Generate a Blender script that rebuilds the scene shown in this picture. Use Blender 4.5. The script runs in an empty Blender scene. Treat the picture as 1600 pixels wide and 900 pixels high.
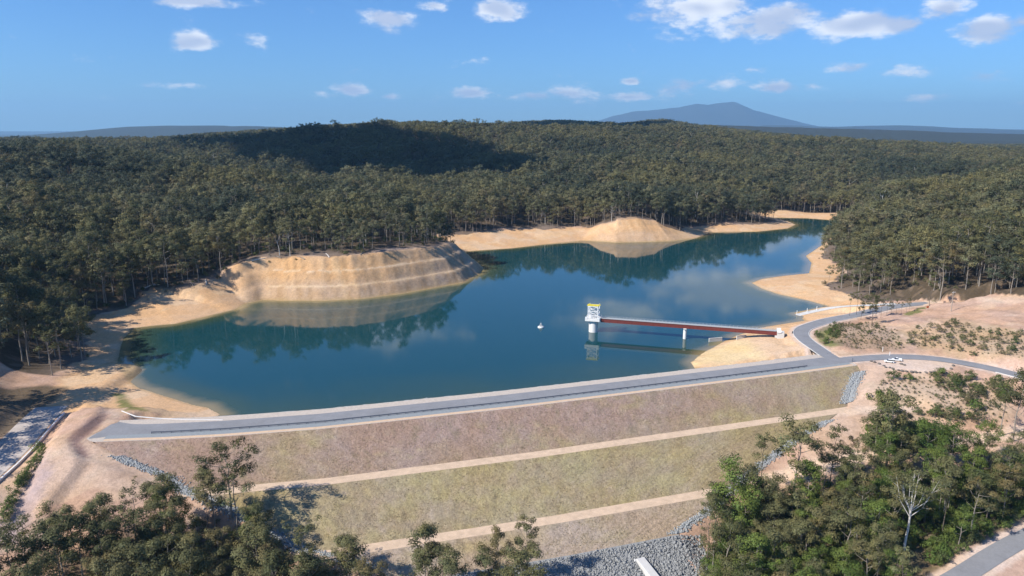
import bpy, bmesh, math, random
import numpy as np
from mathutils import Vector, Matrix

random.seed(7); np.random.seed(7)
R = math.radians
scene = bpy.context.scene
COL = scene.collection

# ------------------------------------------------------------------ camera, sky, sun, exposure
CAM_Z = 135.0                        # metres above the water
cd = bpy.data.cameras.new('camera'); cam = bpy.data.objects.new('camera', cd); COL.objects.link(cam)
cam.location = (0, 0, CAM_Z); cam.rotation_euler = (R(90-12.1), 0, 0)
cd.sensor_width = 36; cd.lens = 36*1143/1600.; cd.clip_start = 1; cd.clip_end = 90000
scene.camera = cam
SHADOW_AZ, SUN_EL = R(25), R(40)     # shadows run this way (from +x towards +y)
sun_dir = Vector((-math.cos(SHADOW_AZ)*math.cos(SUN_EL), -math.sin(SHADOW_AZ)*math.cos(SUN_EL), math.sin(SUN_EL)))
sl = bpy.data.lights.new('sun', 'SUN'); sl.energy = 4.9; sl.angle = R(.5); sl.color = (1, .945, .86)
so = bpy.data.objects.new('sun', sl); COL.objects.link(so)
so.rotation_euler = (-sun_dir).to_track_quat('-Z', 'Y').to_euler(); so.location = sun_dir*400

w = bpy.data.worlds.new('World'); scene.world = w; w.use_nodes = True
nt = w.node_tree; nt.nodes.clear()
def N(tree, typ, **kw):
    n = tree.nodes.new(typ)
    for k, v in kw.items():
        if k.startswith('i_'): n.inputs[k[2:].replace('_', ' ')].default_value = v
        elif isinstance(k, str) and k[0] == '_': n.inputs[int(k[1:])].default_value = v
        else: setattr(n, k, v)
    return n
def LK(tree, a, b): tree.links.new(a, b)
def M(tree, op, a, b=None, c=None, clamp=False):
    n = tree.nodes.new('ShaderNodeMath'); n.operation = op; n.use_clamp = clamp
    for i, v in enumerate((a, b, c)):
        if v is None: continue
        if isinstance(v, (int, float)): n.inputs[i].default_value = v
        else: tree.links.new(v, n.inputs[i])
    return n.outputs[0]
def MIX(tree, fac, a, b, blend='MIX'):
    n = tree.nodes.new('ShaderNodeMix'); n.data_type = 'RGBA'; n.blend_type = blend
    for i, v in ((0, fac), (6, a), (7, b)):
        if isinstance(v, (int, float)): n.inputs[i].default_value = v
        elif isinstance(v, (tuple, list)): n.inputs[i].default_value = tuple(v)+((1,) if len(v) == 3 else ())
        else: tree.links.new(v, n.inputs[i])
    return n.outputs[2]
def RAMP(tree, fac, lo, hi):
    n = tree.nodes.new('ShaderNodeMapRange'); n.interpolation_type = 'SMOOTHSTEP'
    n.inputs[1].default_value = lo; n.inputs[2].default_value = hi; tree.links.new(fac, n.inputs[0]); return n.outputs[0]

sky = N(nt, 'ShaderNodeTexSky', sky_type='NISHITA', sun_disc=False, sun_elevation=SUN_EL,
        sun_rotation=math.atan2(sun_dir.x, sun_dir.y), altitude=0, air_density=1.0, dust_density=.25, ozone_density=2.5)
tc = N(nt, 'ShaderNodeTexCoord'); sep = N(nt, 'ShaderNodeSeparateXYZ'); LK(nt, tc.outputs['Generated'], sep.inputs[0])
dx, dy, dz = sep.outputs
el = M(nt, 'ARCSINE', dz); az = M(nt, 'ARCTAN2', dx, dy)
ang = N(nt, 'ShaderNodeCombineXYZ'); LK(nt, az, ang.inputs[0]); LK(nt, el, ang.inputs[1])
# broken cumulus: a few clouds where they stood that day, and scattered ones all round the sky
hz = M(nt, 'ADD', M(nt, 'MAXIMUM', dz, 0.0), .10)
pl = N(nt, 'ShaderNodeCombineXYZ'); LK(nt, M(nt, 'DIVIDE', dx, hz), pl.inputs[0]); LK(nt, M(nt, 'DIVIDE', dy, hz), pl.inputs[1])
def wnoise(vec, scale, det=6, rough=.6, off=(0,0,0), sc=(1,1,1)):
    m = N(nt, 'ShaderNodeMapping'); LK(nt, vec, m.inputs[0]); m.inputs[1].default_value = off; m.inputs[3].default_value = sc
    n = N(nt, 'ShaderNodeTexNoise'); n.inputs['Scale'].default_value = scale; n.inputs['Detail'].default_value = det; n.inputs['Roughness'].default_value = rough
    LK(nt, m.outputs[0], n.inputs['Vector']); return n.outputs[0]
CLOUDS = [(0.3004, 0.2064, 0.1805, 0.0478, 1.11), (0.1445, 0.2489, 0.1162, 0.0408, 1.0), (0.4503, 0.2399, 0.1222, 0.0437, 1.06), (-0.1595, 0.2689, 0.1273, 0.0334, 0.89), (-0.4196, 0.2174, 0.1132, 0.0326, 0.95), (0.2353, 0.1506, 0.1136, 0.0309, 1.15), (0.3207, 0.1295, 0.0939, 0.0292, 1.15), (0.4148, 0.122, 0.0804, 0.0269, 1.15), (0.4625, 0.1194, 0.0455, 0.0181, 0.89), (0.5544, 0.1121, 0.0523, 0.0239, 1.06), (0.5124, 0.1338, 0.0369, 0.0201, 1.0), (0.5862, 0.1144, 0.0338, 0.0195, 0.89), (-0.0165, 0.1517, 0.0513, 0.0227, 1.06), (-0.1604, 0.1376, 0.0505, 0.0212, 1.06), (-0.0988, 0.157, 0.0328, 0.0106, 0.78), (-0.388, 0.1068, 0.0436, 0.0174, 1.06), (-0.3258, 0.11, 0.0379, 0.0134, 0.58), (-0.3843, 0.1507, 0.0654, 0.0113, 1.11), (-0.0824, 0.1618, 0.0246, 0.0075, 0.67), (-0.2124, 0.0525, 0.049, 0.0135, 1.0), (-0.2447, 0.0481, 0.024, 0.0079, 0.67), (-0.1596, 0.0441, 0.0232, 0.0081, 0.84), (-0.055, 0.0487, 0.0634, 0.0122, 0.95), (0.0254, 0.0455, 0.0507, 0.0106, 0.84), (0.0844, 0.0494, 0.0667, 0.0178, 0.8), (0.1548, 0.0635, 0.0213, 0.0072, 1.15), (0.1514, 0.0434, 0.0574, 0.0097, 1.0), (0.2083, 0.0525, 0.048, 0.0175, 0.8), (0.2716, 0.0611, 0.0463, 0.0132, 0.78), (0.3373, 0.0537, 0.0444, 0.013, 0.8), (0.3779, 0.0544, 0.0288, 0.0098, 0.73), (0.3169, 0.0756, 0.0375, 0.0099, 0.61), (0.4711, 0.0659, 0.052, 0.0144, 0.8), (0.5576, 0.0586, 0.0499, 0.0124, 0.78), (0.426, 0.0747, 0.041, 0.011, 0.51), (-0.0503, 0.0922, 0.0335, 0.0111, 0.52), (-0.4487, 0.0535, 0.0348, 0.0088, 0.52), (-0.4067, 0.0545, 0.0362, 0.0075, 0.54), (0.5035, 0.0384, 0.0382, 0.0086, 0.52), (0.2135, 0.115, 0.0473, 0.0122, 0.58)]
bump = None
for a0, e0, wa, we, h in CLOUDS:
    m = N(nt, 'ShaderNodeMapping', vector_type='POINT'); LK(nt, ang.outputs[0], m.inputs[0])
    m.inputs[1].default_value = (-a0/wa, -e0/we, 0); m.inputs[3].default_value = (1/wa, 1/we, 1)
    g = N(nt, 'ShaderNodeTexGradient', gradient_type='SPHERICAL'); LK(nt, m.outputs[0], g.inputs[0])
    v = M(nt, 'MULTIPLY', g.outputs[1], h)
    bump = v if bump is None else M(nt, 'MAXIMUM', bump, v)
fine = wnoise(ang.outputs[0], 21, 7, .64, (0,0,0), (1, 2.1, 1))
glob = M(nt, 'MULTIPLY', RAMP(nt, wnoise(pl.outputs[0], .55, 2, .5, (3.1, 7.7, 0)), .60, .82), .55)
infr = RAMP(nt, M(nt, 'ABSOLUTE', az), .62, .85)          # placed clouds cover the view itself
front = RAMP(nt, M(nt, 'SUBTRACT', el, .0), .24, .34)
glob = M(nt, 'MULTIPLY', glob, M(nt, 'MAXIMUM', infr, front))
shape = M(nt, 'ADD', M(nt, 'MAXIMUM', bump, glob), M(nt, 'MULTIPLY', M(nt, 'SUBTRACT', fine, .5), 2.0))
cov = M(nt, 'MULTIPLY', RAMP(nt, shape, .22, .80), .92)
body = wnoise(ang.outputs[0], 10, 2, .6, (0, .012, 0), (1, 2.1, 1))
lit = RAMP(nt, M(nt, 'ADD', shape, M(nt, 'MULTIPLY', M(nt, 'SUBTRACT', fine, body), 2.2)), .20, .85)
grey = M(nt, 'MULTIPLY', RAMP(nt, M(nt, 'ADD', bump, M(nt, 'MULTIPLY', M(nt, 'SUBTRACT', body, .5), 2.4)), .30, .95), .85)
ccol = MIX(nt, grey, MIX(nt, lit, (6.5, 7.6, 9.6), (10.4, 10.6, 11.0)), (4.9, 5.7, 7.7))
skyc = MIX(nt, 1.0, sky.outputs[0], (.50, .88, 1.42), 'MULTIPLY')
fincol = MIX(nt, cov, skyc, ccol)
skv = N(nt, 'ShaderNodeCombineXYZ'); LK(nt, dx, skv.inputs[0]); LK(nt, dy, skv.inputs[1]); LK(nt, M(nt, 'MAXIMUM', dz, .015), skv.inputs[2]); LK(nt, skv.outputs[0], sky.inputs[0])   # the sky goes on to the sea horizon, a little below eye level
bg = N(nt, 'ShaderNodeBackground'); bg.inputs[1].default_value = .075
LK(nt, fincol, bg.inputs[0])
wo = N(nt, 'ShaderNodeOutputWorld'); LK(nt, bg.outputs[0], wo.inputs[0])

vs = scene.view_settings
vs.view_transform = 'Standard'; vs.look = 'None'; vs.gamma = 1; vs.use_curve_mapping = False; vs.exposure = .52
scene.render.engine = 'CYCLES'
cy = scene.cycles
cy.max_bounces = 4; cy.diffuse_bounces = 2; cy.glossy_bounces = 2; cy.transmission_bounces = 2; cy.volume_bounces = 0; cy.transparent_max_bounces = 4
cy.use_denoising = True; cy.caustics_reflective = False; cy.caustics_refractive = False; cy.sample_clamp_indirect = 6

# ------------------------------------------------------------------ site survey, all in metres (x east, y away from the camera, water level 0)
LAKE = [[-141.8, 335.4, 0.1, 40, 0], [-151.8, 344.6, 0.1, 50, 0], [-161.7, 349.0, 0.1, 50, 0], [-182.2, 361.8, 0.1, 55, 0], [-201.9, 374.5, 0.1, 50, 0], [-218.4, 392.4, 0.1, 30, 0], [-236.9, 420.6, 0.14, 20, 0], [-248.5, 445.7, 0.14, 20, 0], [-257.8, 467.6, 0.1, 24, 0], [-265.8, 495.0, 0.1, 40, 0], [-254.3, 501.9, 0.11, 72, 0], [-240.8, 507.2, 0.13, 90, 0], [-228.5, 527.5, 0.14, 80, 0], [-215.2, 549.5, 0.16, 60, 0], [-213.5, 571.0, 0.3, 40, 0.12], [-203.9, 582.3, 0.9, 36, 0.85], [-196.1, 582.3, 1, 36, 1], [-177.1, 580.0, 1, 36, 1], [-156.3, 580.0, 1, 36, 1], [-125.4, 587.0, 1, 36, 1], [-95.1, 606.4, 1, 36, 1], [-70.4, 629.7, 1, 36, 1], [-43.9, 654.8, 1, 36, 1], [-32.2, 694.7, 1, 34, 1], [-29.0, 725.1, 0.8, 30, 0.8], [-37.0, 758.2, 0.5, 22, 0.4], [-51.8, 811.5, 0.3, 25, 0.1], [-54.3, 829.4, 0.15, 70, 0], [0.0, 852.8, 0.14, 75, 0], [47.1, 887.9, 0.14, 75, 0], [88.8, 914.7, 0.2, 50, 0.05], [104.3, 909.2, 0.25, 36, 0.4], [128.5, 898.4, 0.25, 36, 0.68], [167.6, 903.8, 0.25, 36, 0.74], [201.2, 911.9, 0.25, 36, 0.55], [238.1, 937.3, 0.22, 22, 0.12], [270.8, 992.3, 0.2, 25, 0], [306.0, 998.8, 0.2, 35, 0], [336.7, 998.8, 0.15, 35, 0], [391.4, 1032.6, 0.12, 30, 0], [418.8, 1076.2, 0.12, 25, 0], [422.9, 1115.4, 0.12, 25, 0], [416.1, 1166.3, 0.12, 45, 0], [466.9, 1157.5, 0.12, 60, 0], [507.8, 1123.6, 0.12, 50, 0], [490.2, 1068.7, 0.2, 15, 0], [423.4, 961.0, 0.2, 10, 0], [372.5, 872.5, 0.2, 10, 0], [324.9, 798.6, 0.15, 18, 0], [313.6, 754.4, 0.15, 18, 0], [288.5, 697.9, 0.1, 30, 0], [259.6, 685.1, 0.1, 70, 0], [233.1, 669.6, 0.1, 70, 0], [217.8, 651.9, 0.1, 70, 0], [218.9, 627.0, 0.1, 70, 0], [225.7, 603.9, 0.1, 60, 0], [240.5, 582.3, 0.12, 40, 0], [251.0, 557.9, 0.15, 30, 0], [233.4, 545.3, 0.12, 30, 0], [214.3, 531.4, 0.15, 30, 0], [213.6, 516.2, 0.2, 25, 0], [194.9, 507.2, 0.25, 25, 0], [172.6, 495.0, 0.3, 30, 0], [151.0, 475.4, 0.25, 40, 0], [136.4, 458.6, 0.2, 60, 0], [119.7, 437.5, 0.14, 60, 0], [107.8, 418.1, 0.12, 60, 0], [106.9, 404.9, 0.12, 60, 0], [96.1, 384.1, 0.3, 10, 0], [1.0, 352.7, 0.3, 10, 0], [-95.0, 324.7, 0.3, 10, 0], [-154.4, 314.3, 0.3, 10, 0]]
CTRL = [[-301.6, 576.7, 14], [-307.7, 511.3, 16], [-239.3, 570.0, 18], [-272.4, 405.3, 18], [-252.9, 344.0, 16], [-266.2, 365.6, 26], [-251.6, 406.1, 12], [-203.5, 573.1, 34], [-138.3, 625.4, 36], [-71.6, 674.7, 30], [0.0, 895.2, 14], [66.2, 942.0, 16], [164.5, 938.6, 28], [231.8, 942.0, 16], [322.4, 1019.6, 8], [392.0, 1050.5, 6], [429.4, 1205.8, 6], [525.8, 1227.2, 8], [282.0, 646.8, 14], [267.0, 573.7, 12], [305.5, 570.0, 18], [323.5, 516.1, 22], [350.6, 489.8, 30], [278.5, 554.6, 10], [336.3, 715.8, 14], [215.7, 487.4, 8], [264.8, 489.5, 12], [299.5, 512.2, 12], [324.1, 515.6, 15], [342.7, 476.9, 24], [288.7, 418.9, 18], [249.5, 422.6, 13], [226.3, 429.5, 11], [274.2, 375.2, 16], [186.6, 400.4, 8], [223.6, 408.4, 8.2], [253.4, 396.1, 8.6], [267.9, 369.4, 9], [205.6, 372.9, 6], [231.5, 358.6, 4], [204.6, 344.6, -1], [235.8, 333.7, 0], [174.9, 321.8, -8], [198.1, 310.3, -6], [221.2, 297.1, -6], [143.4, 304.2, -10], [118.1, 292.7, -15], [189.2, 283.4, -17], [130.1, 270.0, -24], [85.7, 251.1, -29], [142.4, 243.4, -24], [195.3, 259.8, -18], [159.7, 233.4, -20], [155.2, 425.9, 6], [137.9, 432.5, 4], [165.3, 402.0, 7.5], [-177.2, 281.7, 7], [-185.2, 316.6, 8.5], [-213.2, 344.9, 9], [-177.8, 330.9, 7], [-183.3, 273.9, 5], [-179.0, 253.6, -1], [-177.4, 228.7, -7], [-159.6, 235.2, -11], [-155.6, 259.9, 1], [-133.3, 253.1, -6], [-115.7, 237.3, -20], [-82.2, 241.3, -20], [-56.9, 242.9, -25], [-24.1, 246.9, -29], [-214.5, 325.6, 6.5], [-217.2, 301.6, 4], [-430, 260, 20], [-420, 400, 32], [-520, 600, 52], [-450, 480, 34], [-700, 1000, 77], [-674, 1100, 80], [-553, 1150, 71], [-402, 1150, 53], [-219, 1010, 36], [-330, 900, 38], [-450, 820, 42], [-250, 760, 34], [-800, 1450, 54], [-450, 1450, 48], [-150, 1250, 26], [100, 1250, 34], [300, 1300, 36], [-283, 1900, 122], [-485, 1850, 112], [-640, 1850, 94], [0, 1900, 117], [200, 2000, 112], [385, 2200, 118], [805, 2300, 88], [1207, 2300, 70], [1610, 2300, 48], [-1200, 1900, 80], [-1000, 1300, 66], [-280, 1500, 62], [0, 1550, 64], [300, 1600, 66], [600, 1600, 42], [700, 1350, 28], [950, 1600, 42], [1300, 1700, 40], [500, 750, 42], [650, 900, 56], [420, 620, 26], [560, 1000, 34], [500, 540, 38], [620, 650, 60], [900, 1100, 62], [450, 420, 22], [430, 320, 6], [420, 220, -10], [380, 260, -6], [-283, 2700, 60], [600, 2700, 60], [-1400, 2700, 70], [1700, 2700, 40], [0, 180, -34], [200, 170, -30], [-200, 180, -20], [-350, 180, 0], [60, 215, -31], [120, 250, -28]]
DAMPOLY = [[-174.7, 319.4], [-175.5, 308.0], [-179.2, 288.5], [-174.0, 285.0], [-156.6, 276.7], [-138.6, 270.9], [-124.9, 262.3], [-103.6, 254.2], [-82.8, 244.6], [-45.9, 235.0], [-24.9, 206.3], [73.5, 236.7], [69.8, 246.5], [66.7, 254.3], [66.5, 265.7], [85.6, 279.9], [103.6, 299.5], [133.3, 323.4], [154.4, 338.4], [169.9, 351.0], [180.6, 369.8], [192.1, 384.5], [183.1, 421.3]]
GL = [[345.0, -78.0], [333.5, -82.0], [314.0, -91.0], [310.0, -87.0], [300.0, -72.6], [292.4, -57.0], [281.9, -46.3], [270.3, -28.1], [256.7, -10.8], [238.4, 21.9], [205.0, 34.0]]
GR = [[345.0, 294.0], [307.2, 292.3], [297.2, 277.1], [283.0, 261.6], [276.2, 243.2], [268.6, 218.7], [255.3, 183.5], [242.3, 160.7], [234.8, 138.4], [223.9, 135.4], [215.5, 136.2], [205.0, 137.0]]
ROADS = [{"n": "access_road", "p": [[167.3, 389.8, 8.0], [168.59, 390.29, 8.0], [171.18, 391.26, 8.0], [175.06, 392.73, 8.0], [180.24, 394.68, 8.0], [186.13, 396.54, 8.01], [192.74, 398.31, 8.04], [200.08, 400.0, 8.07], [208.12, 401.6, 8.12], [215.56, 402.5, 8.17], [222.37, 402.7, 8.22], [228.56, 402.2, 8.28], [234.14, 401.0, 8.33], [239.3, 399.19, 8.38], [244.05, 396.76, 8.43], [248.39, 393.72, 8.47], [252.31, 390.08, 8.53], [255.84, 386.36, 8.57], [258.98, 382.57, 8.62], [261.72, 378.71, 8.67], [264.07, 374.79, 8.72], [266.38, 370.57, 8.78], [268.64, 366.07, 8.83], [270.86, 361.29, 8.88], [273.04, 356.21, 8.93], [274.67, 352.41, 8.96], [275.76, 349.87, 8.99], [276.3, 348.6, 9.0]], "w": 9.5, "s": 9}, {"n": "branch_road", "p": [[184.7, 394.5, 8.0], [184.57, 395.1, 8.0], [184.31, 396.3, 8.0], [183.91, 398.1, 8.0], [183.39, 400.5, 8.0], [182.99, 403.29, 8.0], [182.71, 406.46, 8.0], [182.56, 410.02, 8.0], [182.54, 413.98, 8.0], [182.49, 417.96, 8.0], [182.41, 421.99, 8.0], [182.31, 426.05, 8.0], [182.19, 430.15, 8.0], [182.24, 434.19, 8.0], [182.48, 438.16, 8.0], [182.9, 442.07, 8.0], [183.5, 445.93, 8.0], [184.35, 449.59, 8.0], [185.45, 453.06, 8.0], [186.8, 456.35, 8.0], [188.4, 459.45, 8.0], [190.17, 462.28, 8.01], [192.11, 464.84, 8.04], [194.21, 467.14, 8.07], [196.49, 469.16, 8.12], [199.14, 471.4, 8.18], [202.16, 473.85, 8.24], [205.56, 476.51, 8.31], [209.34, 479.39, 8.39], [213.2, 482.03, 8.48], [217.15, 484.44, 8.57], [221.19, 486.62, 8.69], [225.31, 488.58, 8.81], [229.53, 490.65, 8.94], [233.82, 492.85, 9.06], [238.21, 495.17, 9.19], [242.69, 497.63, 9.31], [247.39, 500.29, 9.44], [252.31, 503.18, 9.56], [257.46, 506.29, 9.69], [262.84, 509.61, 9.81], [268.17, 512.65, 9.93], [273.46, 515.4, 10.02], [278.7, 517.86, 10.11], [283.9, 520.04, 10.19], [288.94, 521.88, 10.26], [293.83, 523.38, 10.32], [298.56, 524.54, 10.38], [303.14, 525.36, 10.43], [306.57, 525.98, 10.46], [308.86, 526.39, 10.49], [310.0, 526.6, 10.5]], "w": 9, "s": 8}, {"n": "boat_ramp", "p": [[207.2, 531.5, -1.5], [207.68, 531.59, -1.4], [208.64, 531.76, -1.2], [210.09, 532.03, -0.9], [212.01, 532.38, -0.5], [214.46, 533.07, -0.11], [217.44, 534.12, 0.28], [220.94, 535.52, 0.66], [224.96, 537.27, 1.04], [228.92, 538.67, 1.47], [232.81, 539.73, 1.96], [236.62, 540.42, 2.5], [240.38, 540.77, 3.1], [243.88, 540.59, 3.74], [247.12, 539.86, 4.41], [250.12, 538.6, 5.12], [252.88, 536.8, 5.88], [255.51, 534.99, 6.56], [258.04, 533.16, 7.19], [260.45, 531.33, 7.75], [262.75, 529.48, 8.25], [265.62, 528.14, 8.69], [269.07, 527.33, 9.06], [273.1, 527.04, 9.38], [277.7, 527.26, 9.62], [281.15, 527.43, 9.81], [283.45, 527.54, 9.94], [284.6, 527.6, 10.0]], "w": 7, "s": 7}, {"n": "corner_road", "p": [[139.0, 220.6, -20.0], [140.4, 221.42, -19.97], [143.2, 223.07, -19.91], [147.4, 225.55, -19.81], [153.0, 228.85, -19.69], [158.34, 232.03, -19.53], [163.41, 235.09, -19.34], [168.22, 238.04, -19.12], [172.78, 240.86, -18.88], [177.24, 243.56, -18.62], [181.63, 246.14, -18.38], [185.94, 248.59, -18.12], [190.16, 250.91, -17.88], [195.21, 253.54, -17.59], [201.07, 256.46, -17.28], [207.75, 259.69, -16.94], [215.25, 263.21, -16.56], [220.88, 265.86, -16.28], [224.62, 267.62, -16.09], [226.5, 268.5, -16.0]], "w": 8, "s": 9}, {"n": "upper_track", "p": [[160.9, 347.7, -3.5], [161.77, 347.76, -3.49], [163.51, 347.89, -3.46], [166.11, 348.07, -3.43], [169.59, 348.32, -3.38], [172.92, 348.68, -3.32], [176.11, 349.14, -3.26], [179.15, 349.71, -3.19], [182.05, 350.39, -3.11], [185.3, 350.71, -3.03], [188.9, 350.67, -2.92], [192.85, 350.27, -2.81], [197.15, 349.52, -2.69], [200.38, 348.96, -2.59], [202.52, 348.59, -2.53], [203.6, 348.4, -2.5]], "w": 6, "s": 8}, {"n": "lower_track", "p": [[82.9, 286.7, -16.0], [84.19, 287.19, -16.0], [86.76, 288.18, -16.0], [90.62, 289.66, -16.0], [95.77, 291.64, -16.0], [100.52, 293.41, -15.94], [104.88, 294.99, -15.81], [108.82, 296.36, -15.62], [112.38, 297.54, -15.38], [116.29, 298.72, -14.97], [120.58, 299.91, -14.41], [125.24, 301.1, -13.69], [130.26, 302.3, -12.81], [135.2, 303.44, -12.0], [140.05, 304.53, -11.25], [144.81, 305.56, -10.56], [149.49, 306.54, -9.94], [154.18, 307.47, -9.41], [158.89, 308.36, -8.97], [163.62, 309.2, -8.62], [168.38, 310.0, -8.38], [173.6, 310.96, -8.09], [179.3, 312.09, -7.78], [185.48, 313.38, -7.44], [192.12, 314.83, -7.06], [198.79, 316.23, -6.72], [205.46, 317.57, -6.41], [212.15, 318.88, -6.12], [218.85, 320.12, -5.88], [225.88, 321.51, -5.59], [233.24, 323.02, -5.28], [240.94, 324.66, -4.94], [248.96, 326.44, -4.56], [254.98, 327.77, -4.28], [258.99, 328.66, -4.09], [261.0, 329.1, -4.0]], "w": 9, "s": 10}, {"n": "turning_pad", "p": [[206.7, 393.0, 8.1], [207.51, 392.62, 8.11], [209.14, 391.88, 8.12], [211.57, 390.75, 8.14], [214.82, 389.25, 8.16], [218.21, 388.03, 8.19], [221.72, 387.09, 8.21], [225.36, 386.44, 8.24], [229.14, 386.06, 8.26], [232.59, 385.91, 8.29], [235.71, 385.97, 8.31], [238.51, 386.25, 8.34], [240.99, 386.75, 8.36], [242.84, 387.12, 8.38], [244.08, 387.38, 8.39], [244.7, 387.5, 8.4]], "w": 13, "s": 7}, {"n": "spillway", "p": [[-207.8, 253.8, 1.5], [-208.09, 255.76, 1.53], [-208.68, 259.67, 1.59], [-209.56, 265.54, 1.69], [-210.74, 273.36, 1.81], [-212.03, 280.7, 1.94], [-213.44, 287.55, 2.06], [-214.98, 293.91, 2.19], [-216.62, 299.79, 2.31], [-218.17, 305.55, 2.44], [-219.61, 311.2, 2.56], [-220.94, 316.74, 2.69], [-222.16, 322.16, 2.81], [-223.35, 327.65, 2.92], [-224.5, 333.2, 3.03], [-225.61, 338.81, 3.11], [-226.69, 344.49, 3.19], [-227.54, 350.08, 3.24], [-228.18, 355.59, 3.28], [-228.6, 361.03, 3.3], [-228.8, 366.38, 3.3], [-228.86, 371.81, 3.23], [-228.77, 377.32, 3.09], [-228.54, 382.91, 2.89], [-228.16, 388.59, 2.61], [-227.88, 392.84, 2.41], [-227.69, 395.68, 2.27], [-227.6, 397.1, 2.2]], "w": 19, "s": 9}, {"n": "power_track", "p": [[305.3, 526.6, 10.5], [305.89, 525.87, 10.61], [307.08, 524.41, 10.84], [308.86, 522.21, 11.17], [311.24, 519.29, 11.62], [314.39, 517.01, 12.13], [318.33, 515.37, 12.69], [323.05, 514.38, 13.31], [328.55, 514.03, 13.99], [334.51, 513.56, 14.81], [340.92, 512.97, 15.77], [347.79, 512.26, 16.88], [355.11, 511.44, 18.12], [360.61, 510.82, 19.06], [364.27, 510.41, 19.69], [366.1, 510.2, 20.0]], "w": 6, "s": 8}]
RIDGES = [[3400, 550, [[-2636.6, -9.7], [-2340.7, 10.5], [-2045.2, 33.5], [-1808.5, 59.3], [-1572.6, 85.0], [-1367.3, 102.0], [-1075.2, 119.1], [-812.6, 138.9], [-464.0, 150.3], [-232.1, 144.6], [-87.1, 138.9], [116.0, 153.1], [231.9, 161.6], [464.2, 144.6], [666.6, 161.6], [783.2, 147.4], [1017.1, 119.1], [1456.9, 76.4], [2630.4, 27.7]]], [9000, 1300, [[-3856.5, 39.3], [769.2, 152.3], [1920.7, 204.9], [2688.9, 204.9], [3459.6, 174.9], [4230.0, 159.8], [5234.5, 122.2], [6161.5, 99.7], [7706.0, 77.0]]], [15000, 2000, [[-14165.9, -127.3], [-10287.6, -26.4], [-9507.5, 36.6], [-8597.4, 124.5], [-7430.5, 237.3], [-6404.5, 249.8], [-5380.7, 237.3], [-4613.7, 212.2], [-3080.2, 112.0], [0.0, -1.2]]], [25000, 3000, [[2142.5, -75.3], [7482.6, 176.0], [8539.3, 342.9], [10679.8, 280.4], [12810.1, 332.5], [14957.1, 238.7], [17103.1, 176.0], [21382.6, 155.1]]], [40000, 3800, [[2737.5, 133.7], [4605.4, 700.8], [6295.4, 1165.2], [7484.4, 1214.8], [8668.9, 1347.0], [9675.9, 1594.4], [10360.4, 1495.5], [11706.7, 1693.1], [12581.8, 1297.5], [13621.4, 1032.8], [15015.7, 634.3], [17109.2, 133.7]]]]
PADS = [[[[-185.9, 310.0], [-183.5, 284.8], [-170.8, 270.1], [-171.8, 244.4], [-183.0, 254.5], [-202.7, 311.5], [-210.6, 340.4], [-194.7, 334.2]], 2.2, 1.8]]
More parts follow.
